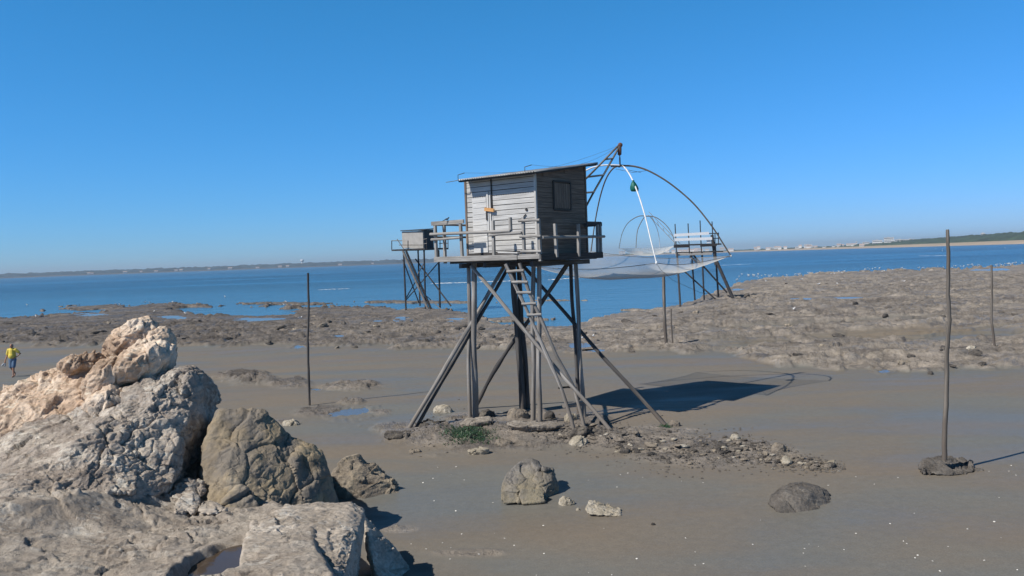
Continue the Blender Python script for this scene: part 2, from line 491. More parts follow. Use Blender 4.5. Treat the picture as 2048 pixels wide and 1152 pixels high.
M['rock_block'] = rockmat('pale grained limestone', [(0.31, 0.265, 0.22), (0.45, 0.395, 0.335), (0.55, 0.49, 0.425), (0.68, 0.625, 0.555)], (0.36, 0.31, 0.26), None, 0.4, 1.3, (0.55, 1.6, 1), (0, 0, 0.9), bumps=1.0, crack=0.2, fleck=((.74, .70, .63), (0, -.15, -.75), .05))
M['rock_small'] = rockmat('muddy boulder', [(0.15, 0.13, 0.105), (0.25, 0.215, 0.175), (0.34, 0.29, 0.22), (0.50, 0.44, 0.34)], (0.19, 0.165, 0.14), 0.28, 0.6, 2.0, bumps=1.0)
M['rock_two'] = rockmat('grey topped yellow footed boulder', [(0.10, 0.093, 0.085), (0.16, 0.15, 0.138), (0.215, 0.20, 0.185), (0.30, 0.28, 0.25)], (0.37, 0.315, 0.21), .22, 0.8, 1.8, bumps=0.8, crack=.2)
M['rock_dark'] = rockmat('dark wet stone', [(0.05, 0.045, 0.04), (0.085, 0.077, 0.07), (0.13, 0.115, 0.10), (0.2, 0.18, 0.15)], None, scale=2.5)
M['rock_mid'] = rockmat('dark grey boulder', [(0.07, 0.063, 0.057), (0.125, 0.113, 0.102), (0.175, 0.16, 0.145), (0.28, 0.255, 0.22)], (0.11, 0.10, 0.09), None, 0.5, 2.0)
M['rock_pale2'] = rockmat('muddy pale slab', [(0.17, 0.15, 0.125), (0.27, 0.24, 0.205), (0.36, 0.325, 0.28), (0.46, 0.43, 0.38)], MUD, None, .5, 2.2)
M['rock_pale'] = rockmat('pale clean stone', [(0.26, 0.23, 0.18), (0.38, 0.34, 0.27), (0.48, 0.44, 0.37), (0.60, 0.57, 0.51)], None, scale=2.5, crack=0.2)
M['rock_shelf'] = rockmat('muddy rock shelf', [(0.25, 0.21, 0.175), (0.35, 0.305, 0.26), (0.43, 0.385, 0.335), (0.56, 0.515, 0.455)], (0.335, 0.29, 0.245), None, 0.55, 1.4, bumps=1.1, crack=0.25, fleck=((.60, .56, .50), (0, 0, .3), .03))
M['shell'] = plain('white shell', (0.75, 0.73, 0.68), 0.5, 0, 0.1)
M['skin'] = plain('sunburnt skin', (0.38, 0.20, 0.13), 0.6, 0, 0.1)
M['shirt'] = plain('yellow cotton', (0.72, 0.56, 0.10), 0.85, 0, 0.1)
M['shorts'] = plain('blue denim', (0.10, 0.16, 0.25), 0.9, 0, 0.25, 12)
M['hair'] = plain('grey hair', (0.28, 0.26, 0.24), 0.8)
M['feather'] = plain('white feather', (0.80, 0.80, 0.78), 0.7, 0, 0.05)
M['wing'] = plain('grey wing feather', (0.30, 0.31, 0.33), 0.7, 0, 0.1)
M['beak'] = plain('orange beak', (0.5, 0.22, 0.04), 0.5)

# ------------------------------------------------------------------ the shore: one sheet of sand and low reef
SEA = -0.35
EDGE_LOW = ([-900, 0, 200, 430, 640, 900, 1100, 1250, 1420, 1500, 1560, 1700, 2048, 3000],
            [684, 688, 692, 690, 697, 700, 702, 706, 712, 722, 738, 745, 748, 750])
EDGE_UP = ([-900, 0, 100, 180, 300, 400, 470, 560, 640, 720, 800, 900, 955, 985, 1140, 1200, 1260, 1330, 1360, 1400, 1440, 1480, 1540, 1640, 1760, 1900, 2048, 2600, 3000],
           [650, 634, 630, 624, 608, 606, 614, 614, 613, 612, 618, 616, 628, 645, 649, 634, 626, 616, 612, 600, 586, 571, 558, 550, 545, 540, 532, 512, 505])
ISLES = [(210, 612, 70, 4), (590, 603, 80, 2), (1035, 633, 60, 4), (845, 600, 110, 1.6), (1120, 596, 60, 1.0), (85, 617, 5, 2.5), (1265, 615, 30, 1.2)]
PATCHES = [(490, 756, 60, 13, .28), (580, 767, 50, 9, .16), (700, 773, 62, 10, .20), (640, 823, 52, 13, .13), (762, 824, 32, 8, .10), (705, 806, 28, 4, .16), (570, 846, 26, 6, .10),
           (1000, 872, 230, 36, .13), (820, 862, 75, 20, .14), (1260, 878, 150, 28, .12), (1450, 905, 190, 28, .05), (945, 1104, 90, 9, .05), (800, 1058, 38, 8, .05), (950, 835, 60, 14, .12), (1060, 832, 60, 12, .14), (1175, 838, 40, 12, .10)]
POOLS = [(515, 640, 50, 4, .05), (500, 620, 60, 6, -.5), (345, 637, 26, 4, .12), (185, 630, 30, 3, .0), (678, 675, 11, 3.4, .13), (757, 645, 11, 3, .15), (806, 639, 14, 4, .15), (597, 694, 12, 2.6, .0), (912, 640, 18, 3, .15), (395, 616, 30, 3, -.5),
         (1160, 692, 30, 7, .02), (1188, 702, 24, 3.4, .02), (1612, 602, 42, 4, .30), (1700, 600, 38, 4, .30), (1862, 595, 22, 4, .30), (1475, 583, 14, 4, .30), (1771, 742, 13, 4, .02), (700, 825, 36, 9, .0), (632, 779, 11, 2.4, .0), (1995, 541, 45, 3, .1)]
def flat_px(x, y):
    zc = y * fwd.y - (-H) * 0 + (0 - H) * fwd.z
    a = x * RT.x + y * RT.y + (0 - H) * RT.z
    b = x * UP.x + y * UP.y + (0 - H) * UP.z
    zc = np.maximum(zc, 0.5)
    return 1024 + F_PX * a / zc, 576 - F_PX * b / zc
def ell(px, py, c, jit=0):
    return np.sqrt(((px - c[0]) / c[2]) ** 2 + ((py - c[1] + 0.0357 * 0) / c[3]) ** 2) + jit
def terrain(X, Y):
    sh = X.shape
    x, y = X.ravel(), Y.ravel()
    px, py = flat_px(x, y)
    p3 = lambda f, fy=None, z=0.0: np.stack([x * f, y * (fy or f), np.full_like(x, z)], 1)
    z = 0.05 * fbm(p3(.12, .2), 1, 3) + 0.010 * fbm(p3(.9, 1.6), 2, 3)
    n1 = fbm(p3(.25, .14), 3, 4); n2 = fbm(p3(.3, .12, 3), 4, 4)
    low = np.interp(px, *EDGE_LOW) + n1 * 13
    n4 = fbm(p3(1.3, .7, 2), 15, 4)
    upe = np.interp(px, *EDGE_UP) + n2 * 6 + n4 * 5
    low = low + 4 * n4
    m = sstep((low - py) / 4.0)
    right = sstep((px - 1400) / 200)
    s = sstep((upe - py) / 7.0 + 0.35)
    for c in ISLES:
        e = ell(px, py, c, 0.7 * n2 + .7 * n4)
        s = s * (1 - 0.85 * sstep(1.25 - e) * (1))
        s = np.where(e < 1.0, np.minimum(s, 0.25 + 0.1 * n1), s)
    # reef: lumps laid in beds across the view
    wx = x + 1.2 * fbm(p3(.35, .35, 7), 9, 3); wy = y + 1.2 * fbm(p3(.35, .35, 11), 10, 3)
    q = lambda fx, fy, z=0.0: np.stack([wx * fx + wy * fx * .25, wy * fy - wx * fy * .12, np.full_like(wx, z)], 1)
    beds = ridged(q(.22, .42, 1), 21, 3)
    lumps = ridged(q(.75, 1.0, 2), 22, 4)
    f1, f2, fac = worley(q(.8, .95, 3.3), 31)
    f1b, f2b, facb = worley(q(2.1, 2.1, 5.3), 41)
    crev = np.exp(-(f2 - f1) / .10) * sstep((fbm(q(.3, .4, 9), 33, 3) - .05) / .15)
    ter = 0.10 + 0.17 * beds + 0.09 * lumps + 0.13 * fac + 0.035 * facb - .22 * crev + 0.08 * fbm(q(1.1, 1.3, 4), 26, 4) + 0.06 * fbm(q(3.4, 3.4), 25, 3)
    ter = ter * (.35 + .65 * sstep((py - upe - 4) / 34))
    ter2 = 0.04 + 0.12 * beds + 0.10 * lumps + 0.12 * fac + 0.06 * facb
    ledge = sstep((py - 690) / 25) * right
    ter = ter * (1 - ledge * .55) + ter2 * ledge * .55
    ter = ter + 0.25 * sstep((px - 1250) / 250) * sstep((700 - py) / 80)
    # sandy gutters between the ledges on the right
    gut = sstep((fbm(p3(.05, .26, 5), 14, 3) - 0.02) / 0.12) * sstep((px - 1350) / 150) * sstep((py - 610) / 60)
    ter = ter * (1 - .92 * gut)
    ter = ter + .16 * sstep((ridged(q(.06, .55, 8), 35, 3) - .1) / .5) * sstep((px - 1250) / 200)
    ter = np.maximum(ter, 0.0)
    reef = m.copy()
    z = z * (1 - m) + (ter + 0.02) * m
    def near(c, k):
        return np.nonzero((np.abs(px - c[0]) < c[2] * k) & (np.abs(py - c[1]) < c[3] * k))[0]
    def q3(i, f, fy, w): return np.stack([x[i] * f, y[i] * fy, np.full(len(i), w)], 1)
    for c in PATCHES:
        i = near(c, 2.2)
        if not len(i): continue
        e = ell(px[i], py[i], c, 0.45 * fbm(q3(i, .9, .9, c[0]), 50, 3))
        k = sstep((1.15 - e) / 0.6)
        rough = 0.5 + 0.45 * ridged(q3(i, 2.2, 2.6, c[0]), 51, 4) + .6 * fac[i]
        z[i] += k * c[4] * np.maximum(rough, 0.05)
        reef[i] = np.maximum(reef[i], k)
    for c in POOLS:
        i = near(c, 3.4)
        if not len(i): continue
        rm = c[2] / F_PX * 5.4 * F_PX / (c[1] - horizon(c[0]))
        e = ell(px[i], py[i], c, 0.95 * fbm(q3(i, 1.5 / rm, 1.5 / rm, c[1]), 60, 4))
        base = c[4]
        k = sstep((1.05 - e) / 0.3)
        ring = sstep((2.0 - e) / 0.5)
        zi = z[i]
        ring2 = sstep((2.3 - e) / 0.6)
        zi = np.where(ring2 > 0, np.minimum(zi, (base + 0.05) * ring2 + zi * (1 - ring2)), zi)
        if base > -.4: zi = np.where(ring > 0, np.maximum(zi, (base + 0.012 + 0.03 * sstep(e - 1)) * ring + zi * (1 - ring)), zi)
        z[i] = zi * (1 - k) + (base - 0.06) * k
    z = z * (1 - s) + (-1.1) * s
    # the ground dips a little in front of the big rocks
    return z.reshape(sh), reef.reshape(sh), s.reshape(sh), (gut * m).reshape(sh)
def ground_z(x, y):
    a, *_ = terrain(np.array([[float(x)]]), np.array([[float(y)]]))
    return float(a[0, 0])
def ground_many(pts):
    a, *_ = terrain(np.array([[float(p[0]) for p in pts]]), np.array([[float(p[1]) for p in pts]]))
    return a[0]
az = np.radians(np.concatenate([np.linspace(-75, -36, 120, endpoint=False), np.linspace(-36, 36, 950), np.linspace(36.3, 75, 120)]))
rr = 4.0 * np.exp(np.linspace(0, math.log(330 / 4.0), 900))
A, R_ = np.meshgrid(az, rr)
GX, GY = R_ * np.sin(A), R_ * np.cos(A)
GZ, REEF, SEAM, GUT = terrain(GX, GY)
GZ[-1, :] = -3.0
me = grid_mesh('sand_and_reef', GX, GY, GZ, {'reef': REEF, 'gut': GUT})
m, t, b = nt('wet sand and reef mud')
ob = coords(t, (1, 1, 1), 'Object')
at = N(t, 'ShaderNodeAttribute', attribute_name='reef'); ag = N(t, 'ShaderNodeAttribute', attribute_name='gut')
s1 = noise(t, coords(t, (.10, .28, 1)), 1.0, 5, 0.55, 0.5)
sr = ramp(t, [(0.36, lin(114, 114, 110)), (0.5, lin(119, 113, 104)), (0.62, lin(124, 114, 101))])
t.links.new(s1, sr.inputs[0])
s2 = noise(t, ob, 5.0, 8, 0.75)
s2r = ramp(t, [(0.3, (0.90, 0.90, 0.90)), (0.7, (1.10, 1.10, 1.10))]); t.links.new(s2, s2r.inputs[0])
sand = mix(t, 1.0, sr.outputs[0], s2r.outputs[0], 'MULTIPLY')
s3 = noise(t, ob, 38.0, 3, 0.6)
s3r = ramp(t, [(0.3, (0.84, 0.84, 0.84)), (0.7, (1.14, 1.14, 1.14))]); t.links.new(s3, s3r.inputs[0])
sand = mix(t, 1.0, sand, s3r.outputs[0], 'MULTIPLY')
r1 = noise(t, coords(t, (.35, .5, 1)), 1.6, 8, 0.68, 0.6)
rr_ = ramp(t, [(0.30, lin(100, 93, 87)), (0.46, lin(135, 127, 118)), (0.60, lin(158, 148, 137)), (0.75, lin(184, 173, 158))])
t.links.new(r1, rr_.inputs[0])
r2 = noise(t, ob, 3.5, 7, 0.72)
r2r = ramp(t, [(0.28, (0.70, 0.69, 0.68)), (0.55, (1.0, 1.0, 1.0)), (0.8, (1.25, 1.24, 1.22))]); t.links.new(r2, r2r.inputs[0])
reefc = mix(t, 1.0, rr_.outputs[0], r2r.outputs[0], 'MULTIPLY')
fac_ = N(t, 'ShaderNodeMath', operation='SUBTRACT'); t.links.new(at.outputs['Fac'], fac_.inputs[0]); t.links.new(ag.outputs['Fac'], fac_.inputs[1])
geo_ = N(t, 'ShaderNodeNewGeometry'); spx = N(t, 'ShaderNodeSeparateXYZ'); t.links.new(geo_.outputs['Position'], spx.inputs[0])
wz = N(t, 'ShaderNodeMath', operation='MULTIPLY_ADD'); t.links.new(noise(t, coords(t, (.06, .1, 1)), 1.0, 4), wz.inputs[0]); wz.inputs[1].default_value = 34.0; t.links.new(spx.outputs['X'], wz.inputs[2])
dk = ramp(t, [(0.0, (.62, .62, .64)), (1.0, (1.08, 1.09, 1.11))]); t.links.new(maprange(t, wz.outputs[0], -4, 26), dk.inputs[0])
bd = ramp(t, [(0.36, (.74, .74, .745)), (0.5, (1, 1, 1)), (0.64, (1.2, 1.19, 1.15))]); t.links.new(noise(t, coords(t, (.035, .42, 1)), 1.0, 5, .6, .6), bd.inputs[0])
reefc = mix(t, 1.0, reefc, bd.outputs[0], 'MULTIPLY')
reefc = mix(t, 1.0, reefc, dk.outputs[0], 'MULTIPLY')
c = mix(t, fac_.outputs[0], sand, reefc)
t.links.new(c, b.inputs['Base Color'])
wet = noise(t, coords(t, (.12, .3, 1)), 1.0, 5, .6, .4); t.links.new(maprange(t, wet, .38, .6, .45, .85), b.inputs['Roughness'])
b.inputs['Specular IOR Level'].default_value = 0.35
n0 = bump(t, s3, 0.25, 0.01, b)
n1_ = noise(t, coords(t, (.8, 3.0, 1)), 1.5, 6, 0.6, 0.4)
n0 = bump(t, n1_, 0.25, 0.04, b, n0)
bb = N(t, 'ShaderNodeBump', Distance=0.22); t.links.new(r2, bb.inputs['Height']); t.links.new(fac_.outputs[0], bb.inputs['Strength']); t.links.new(n0, bb.inputs['Normal'])
t.links.new(bb.outputs[0], b.inputs['Normal'])
M['ground'] = m
tag(link('ground', me, m), kind='structure')

# ------------------------------------------------------------------ sea and tide pools
def watermat(name, deep, rough, strength, scale, pool=False):
    m, t, b = nt(name)
    geo = N(t, 'ShaderNodeNewGeometry')
    b.inputs['Roughness'].default_value = rough
    b.inputs['IOR'].default_value = 1.33
    v = coords(t, scale, 'Object')
    w1 = noise(t, v, 1.0, 5, 0.6, 0.3)
    if pool:
        b.inputs['Base Color'].default_value = (*deep, 1)
        bump(t, w1, strength, 0.02, b)
        return m
    mp = N(t, 'ShaderNodeMapping'); mp.inputs['Scale'].default_value = (.004, .022, 1); t.links.new(geo.outputs['Position'], mp.inputs['Vector'])
    band = noise(t, mp.outputs[0], 1.0, 6, 0.62, 0.5)
    sp = N(t, 'ShaderNodeSeparateXYZ'); t.links.new(geo.outputs['Position'], sp.inputs[0])
    r = ramp(t, [(0.38, tuple(x * .5 for x in deep)), (0.5, deep), (0.62, tuple(x * 2.0 for x in deep))]); t.links.new(band, r.inputs[0])
    mp2 = N(t, 'ShaderNodeMapping'); mp2.inputs['Scale'].default_value = (.03, .16, 1); t.links.new(geo.outputs['Position'], mp2.inputs['Vector'])
    b2 = ramp(t, [(.36, (.72, .74, .76)), (.5, (1, 1, 1)), (.66, (1.5, 1.42, 1.35))]); t.links.new(noise(t, mp2.outputs[0], 1.0, 7, .68, .4), b2.inputs[0])
    rc = mix(t, 1.0, r.outputs[0], b2.outputs[0], 'MULTIPLY')
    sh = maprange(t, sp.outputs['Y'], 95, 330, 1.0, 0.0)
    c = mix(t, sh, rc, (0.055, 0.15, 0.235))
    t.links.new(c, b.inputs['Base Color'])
    calm = maprange(t, sp.outputs['Y'], 100, 260, 0.25, 1.0)
    mu = N(t, 'ShaderNodeMath', operation='MULTIPLY'); t.links.new(calm, mu.inputs[0]); mu.inputs[1].default_value = strength
    bp = N(t, 'ShaderNodeBump', Distance=0.5); t.links.new(w1, bp.inputs['Height']); t.links.new(mu.outputs[0], bp.inputs['Strength'])
    w2 = noise(t, coords(t, tuple(x * .22 for x in scale), 'Object'), 1.0, 4, 0.55)
    bp2 = N(t, 'ShaderNodeBump', Distance=1.6); t.links.new(w2, bp2.inputs['Height']); t.links.new(mu.outputs[0], bp2.inputs['Strength']); t.links.new(bp.outputs[0], bp2.inputs['Normal'])
    t.links.new(bp2.outputs[0], b.inputs['Normal'])
    return m
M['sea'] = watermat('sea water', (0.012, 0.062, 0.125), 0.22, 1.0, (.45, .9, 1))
M['pool'] = watermat('pool water', (0.13, 0.12, 0.105), 0.18, 0.25, (2, 3, 1), True)
mb = MB()
mb.add([(-9000, -60, SEA), (9000, -60, SEA), (9000, 9000, SEA), (-9000, 9000, SEA)], [[0, 1, 2, 3]])
tag(mb.build('sea', M['sea']), kind='structure')
for i, c in enumerate(POOLS):
    if c[4] < -.4: continue
    mb = MB(); n = 30
    ctr = G(c[0], c[1], c[4]); vs = []
    for k in range(n):
        a = 2 * math.pi * k / n
        g = G(c[0] + c[2] * 1.45 * math.cos(a), c[1] - c[3] * 1.45 * math.sin(a), c[4])
        vs.append((g.x, g.y, c[4] - 0.004))
    mb.add(vs, [list(range(n))])
    tag(mb.build('tide_pool_water', M['pool']), kind='structure')
# thin breaking crests
M['foam'] = plain('sea foam', (0.80, 0.82, 0.84), 0.8, 0, 0.05)
for i, (x0, y0, x1, y1, th) in enumerate([(862, 567.5, 1022, 562, .7), (1096, 560, 1196, 553, .8), (1318, 546, 1352, 545, .8), (636, 580, 700, 577, .35), (1440, 531, 1500, 528, .3), (1840, 512, 1900, 511, .35)]):
    mb = MB(); rnd = random.Random(i); n = 40; vs = []; fs = []
    for k in range(n + 1):
        f = k / n; x = x0 + (x1 - x0) * f; y = y0 + (y1 - y0) * f
        g = G(x, y, SEA); w = th * 1.1 * max(0.02, rnd.gauss(.5, .55)) * math.sin(math.pi * min(1, max(.04, f))) ** .5
        yj = rnd.uniform(-1.2, 1.2)
        vs += [(g.x, g.y - w + yj, SEA + .01), (g.x, g.y + yj, SEA + .02 + .16 * th * rnd.random()), (g.x, g.y + w + yj, SEA + .01)]
        if k: 
            a = 3 * (k - 1)
            fs += [[a, a + 3, a + 4, a + 1], [a + 1, a + 4, a + 5, a + 2]]
    mb.add(vs, fs, None, 0, True)
    tag(mb.build('foam', M['foam']), kind='stuff')

# ------------------------------------------------------------------ far shores
COAST = ([-2500, -600, 0, 600, 1100, 1300, 1480, 1600, 1720, 1860, 2048, 2400, 3200, 4200],
         [3600, 3300, 3100, 3000, 3000, 3000, 2700, 2350, 2000, 1700, 1450, 1150, 900, 800])
def coast_pt(px, back=0.0, z=0.0):
    r = ray(px, horizon(px)); d = np.interp(px, *COAST) + back
    h = Vector((r.x, r.y, 0)).normalized()
    return Vector((h.x * d, h.y * d, z))
def band(name, pxs, profile, mat, seed, amp=0.0, fr=.02, kind='structure'):
    # profile(px) gives (back, z) rows; amp lifts the rows after the first by tree-like lumps
    rows = len(profile(pxs[0]))
    X = np.zeros((rows, len(pxs))); Y = X.copy(); Z = X.copy()
    for j, px in enumerate(pxs):
        for i, (bk, z) in enumerate(profile(px)):
            v = coast_pt(px, bk); X[i, j], Y[i, j], Z[i, j] = v.x, v.y, z
    if amp:
        p = np.stack([X.ravel() * fr, Y.ravel() * fr, np.zeros(X.size)], 1)
        nz = (fbm(p, seed, 4).reshape(X.shape) + .6 * fbm(p * 4, seed + 3, 3).reshape(X.shape))
        k = np.ones((rows, 1)); k[0] = 0; k[-1] = .3
        Z = Z + amp * nz * k
    return tag(link(name, grid_mesh(name, X, Y, Z), mat), kind=kind)
M['forest'] = plain('far evergreen wood', (0.035, 0.058, 0.028), 0.95, 0, 0.55, .035)
M['forest_left'] = plain('haze blue low wood', (0.030, 0.055, 0.080), 0.95, 0, 0.6, .03)  # blue of the distant haze mixed into the leaf colour
M['beach'] = plain('far beach sand', (0.42, 0.33, 0.235), 0.9, 0, 0.12, .02)
M['cliff'] = plain('far low cliff', (0.085, 0.085, 0.085), 0.9, 0, 0.4, .02)
pl = list(np.linspace(-1500, 1250, 900))
hl = lambda px: .74 * np.interp(px, [-1500, 0, 300, 600, 800, 1000, 1120, 1250], [20, 19, 19, 20, 21, 15, 10, 5])
band('far_shore', pl, lambda px: [(-8, -1.5), (0, .6), (25, 1.5 + .06 * hl(px)), (60, 2 + .1 * hl(px))], M['cliff'], 3, 0.5, .01)
band('far_wood', pl, lambda px: [(40, 1), (45, 1 + hl(px) * .55), (75, 1 + hl(px) * .8), (150, hl(px) * .95), (300, hl(px)), (420, hl(px) * .7)], M['forest_left'], 5, 4.5, .035, 'stuff')
pr = list(np.linspace(1040, 4000, 900))
zb = lambda px: np.interp(px, [1040, 1400, 1700, 2048, 3000], [2.0, 3.0, 4.2, 5.3, 6])
band('beach', pr, lambda px: [(-6, -1.5), (0, 0.0 - .3), (50, zb(px) * .55), (110, zb(px)), (200, zb(px) + .6), (420, zb(px) + 1)], M['beach'], 6)
hr = lambda px: np.interp(px, [1040, 1180, 1480, 1640, 1690, 1760, 1840, 1900, 2048, 2600, 4000], [0, 5, 6.0, 6.5, 8, 11, 15, 16.5, 19.5, 25, 28])
band('dune_wood', pr, lambda px: [(112, zb(px) - .6), (125, zb(px) + hr(px) * .25), (170, 1.0 + hr(px) * .7), (230, 1 + hr(px) * .92), (330, hr(px) * 1.04), (420, hr(px) * .6)], M['forest'], 7, 2.4, .06, 'stuff')
M['b_white'] = plain('white rendered wall', (0.74, 0.73, 0.71), 0.8, 0, 0.05, .1)
M['b_grey'] = plain('pale grey wall', (0.50, 0.49, 0.48), 0.8, 0, 0.08, .1)
M['b_roof'] = plain('pale tile roof', (0.46, 0.36, 0.31), 0.9, 0, 0.15, .5)
M['b_glass'] = plain('dark window', (0.06, 0.07, 0.09), 0.3, 0, 0.1, 1)
def far_building(px, py_top, py_base, w_px, back, label, group=None, gable=False, wall='b_white', cat='building', depth=14.0):
    base = coast_pt(px, back); d = base.length
    zt = H + (horizon(px) - py_top) * d / F_PX
    zb_ = max(0.5, H + (horizon(px) - py_base) * d / F_PX)
    w = w_px * d / F_PX; h = max(zt - zb_, 3.0)
    n = 'house' if gable else 'apartment_block'
    root = thing(n, label, cat, (base.x, base.y, zb_ - 1.0), group)
    fx = Vector((base.y, -base.x, 0)).normalized(); fy = Vector((base.x, base.y, 0)).normalized()
    q = lambda a, b_, c_: base * 1.0 + fx * a + fy * b_ + Vector((0, 0, zb_ + c_))
    mb = MB()
    hw = w / 2; hh = h * (.68 if gable else 1.0)
    vs = [q(-hw, 0, -2), q(hw, 0, -2), q(hw, depth, -2), q(-hw, depth, -2), q(-hw, 0, hh), q(hw, 0, hh), q(hw, depth, hh), q(-hw, depth, hh)]
    mb.add(vs, [[0, 1, 5, 4], [1, 2, 6, 5], [2, 3, 7, 6], [3, 0, 4, 7]])
    if gable:
        mb.add([q(-hw, 0, hh), q(-hw, depth, hh), q(-hw, depth / 2, h), q(hw, 0, hh), q(hw, depth, hh), q(hw, depth / 2, h)], [[0, 2, 1], [3, 4, 5]])
    if not gable:
        fl = max(1, int(hh / 3.2)); nb = max(2, int(w / 3.2))
        for i in range(min(fl, 9)):
            mb.board(q(-hw * .94, -.04, hh * (i + .5) / fl), q(hw * .94, -.04, hh * (i + .5) / fl), .12, 1.3, fy, 1)
    mb.build('wall', [M[wall], M['b_glass']], root)
    mb = MB()
    if gable:
        e = .5
        mb.add([q(-hw - e, -e, hh - .2), q(hw + e, -e, hh - .2), q(hw + e, depth / 2, h + .1), q(-hw - e, depth / 2, h + .1), q(hw + e, depth + e, hh - .2), q(-hw - e, depth + e, hh - .2)], [[0, 1, 2, 3], [3, 2, 4, 5]])
        mb.build('roof', M['b_roof'], root)
    else:
        mb.board(q(-hw - .3, depth / 2, hh + .25), q(hw + .3, depth / 2, hh + .25), depth + .6, .5, fy)
        mb.board(q(-hw * .3, depth / 2, hh + .9), q(hw * .2, depth / 2, hh + .9), depth * .3, 1.2, fy)
        mb.build('roof', M['b_grey'], root)
    return root
FB = [(1755, 481.5, 489, 17, 190, 'white apartment block with stepped top at the left end of the dune wood'), (1778, 476.5, 488, 17, 200, 'tallest white apartment block at the edge of the dune wood'),
      (1800, 480, 486, 18, 230, 'long white building just right of the tallest white block'), (1821, 479.5, 484.5, 18, 250, 'long white building partly sunk in the dune wood'),
      (1732, 485, 490.5, 12, 190, 'small white building left of the stepped white block'), (1616, 489.5, 498, 14, 120, 'square grey white tower block on the low town shore'),
      (1598, 493.5, 498.5, 14, 120, 'low white building beside the square tower block'), (1651, 494, 498.5, 11, 120, 'low white building right of the square tower block'),
      (1672, 492.5, 496.5, 14, 130, 'low white row right along the town beach'), (1713, 484, 493, 3, 180, 'thin white tower standing above the town shore'),
      (1966, 468.5, 472, 7, 330, 'single white building rising out of the dune wood'), (1543, 495.5, 500, 16, 120, 'long low white building on the far town shore'), (1244, 502.5, 509.5, 12, 60, 'bright white hall standing alone on the far shore by the net')]
for f in FB:
    far_building(f[0], f[1], f[2], f[3], f[4], f[5], 'white buildings of the town across the bay', False, 'b_white')
rnd = random.Random(4)
for i in range(38):
    px = rnd.uniform(1255, 1725)
    dd = np.interp(px, *COAST)
    top = horizon(px) + 1700 * H / dd - rnd.uniform(6.5, 10.0)
    far_building(px, top, top + 5, rnd.uniform(5, 11), rnd.uniform(70, 150), 'small pale house among the low houses of the far town', 'low houses of the far town', True, rnd.choice(['b_white', 'b_white', 'b_grey']), 'house', 9)
for px, py in [(177, 549), (183, 548.5), (352, 540), (362, 543), (282, 544), (418, 537.5), (250, 544), (560, 533), (575, 534), (515, 538), (312, 545), (680, 526), (745, 524), (460, 537)]:
    far_building(px, horizon(px) - rnd.uniform(.8, 2.2), horizon(px) + 2.4, rnd.uniform(4, 8), 24, 'small white house among the trees of the far left shore', 'white houses of the far left shore', True, 'b_white', 'house', 9)
wt = coast_pt(605, 180); d = wt.length
zt = H + (horizon(605) - 519.5) * d / F_PX
root = thing('water_tower', 'white water tower rising above the far wooded shore', 'water tower', (wt.x, wt.y, 10))
mb = MB(); mb.tube([(wt.x, wt.y, 8), (wt.x, wt.y, zt - 8)], [4.0, 3.0], 16); mb.build('shaft', M['b_white'], root)
mb = MB(); mb.tube([(wt.x, wt.y, zt - 9), (wt.x, wt.y, zt - 5), (wt.x, wt.y, zt - 1), (wt.x, wt.y, zt)], [3.2, 6.5, 6.5, 4], 16); mb.build('tank', M['b_white'], root)

# ------------------------------------------------------------------ the fishing hut on stilts
HX, HY, ZD = 0.845, 27.0, 5.5
UA, VB = Vector((-0.785, 0.62, 0)).normalized(), Vector((0.62, 0.785, 0)).normalized()
def HV(a, b, z): return Vector((HX, HY, 0)) + UA * a + VB * b + Vector((0, 0, z))
WA, WB = 2.88, 2.83
def zroof(b): return 8.08 + 0.138 * b
hut = thing('fishing_hut', 'grey plank fishing hut on tall stilts above the sand, nearest of the three stilt huts', 'fishing hut', (0.5, 28.5, 0.1))
random.seed(11)
# front wall: lapped boards
mb = MB()
z = ZD; i = 0
while z < zroof(0) - 0.02:
    h = min(0.165, zroof(0) - z)
    cuts = [0.0, 1.74, WA] if i % 3 else [0.0, 1.74, 2.62, WA]
    for a0, a1 in zip(cuts[:-1], cuts[1:]):
        j = random.uniform(-.004, .004)
        mb.board(HV(a0 + .004, -0.012 + j, z + h / 2), HV(a1 - .004, -0.012 + j, z + h / 2 + random.uniform(-.004, .004)), 0.022 + random.uniform(0, .008), h - 0.02, VB)
    z += 0.165; i += 1
mb.add([HV(0, .005, ZD), HV(WA, .005, ZD), HV(WA, .005, zroof(0)), HV(0, .005, zroof(0)), HV(0, .05, ZD), HV(WA, .05, ZD), HV(WA, .05, zroof(0)), HV(0, .05, zroof(0))], [[0, 1, 2, 3], [7, 6, 5, 4]], None, 1)  # dark backing puts the shade of the board gaps into colour
front = mb.build('wall', [M['plank'], M['plank_dark']], hut, 'sunlit wall of pale grey boards with the door')
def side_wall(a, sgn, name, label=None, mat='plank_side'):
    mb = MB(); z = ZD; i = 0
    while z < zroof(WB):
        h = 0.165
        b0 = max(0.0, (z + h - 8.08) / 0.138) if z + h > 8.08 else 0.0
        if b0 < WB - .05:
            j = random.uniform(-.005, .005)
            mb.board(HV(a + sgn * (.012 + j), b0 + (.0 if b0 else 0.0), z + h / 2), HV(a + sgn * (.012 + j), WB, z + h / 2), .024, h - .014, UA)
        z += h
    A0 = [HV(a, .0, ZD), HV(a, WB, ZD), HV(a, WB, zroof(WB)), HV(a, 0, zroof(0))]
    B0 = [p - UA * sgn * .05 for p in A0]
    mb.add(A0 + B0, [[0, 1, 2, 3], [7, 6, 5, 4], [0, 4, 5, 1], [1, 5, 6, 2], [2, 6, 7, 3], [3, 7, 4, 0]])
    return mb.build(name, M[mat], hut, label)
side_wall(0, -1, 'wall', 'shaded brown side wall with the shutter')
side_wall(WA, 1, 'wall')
mb = MB()
z = ZD
while z < zroof(WB) - .05:
    mb.board(HV(0, WB + .012, z + .08), HV(WA, WB + .012, z + .08), .024, .15, VB); z += .165
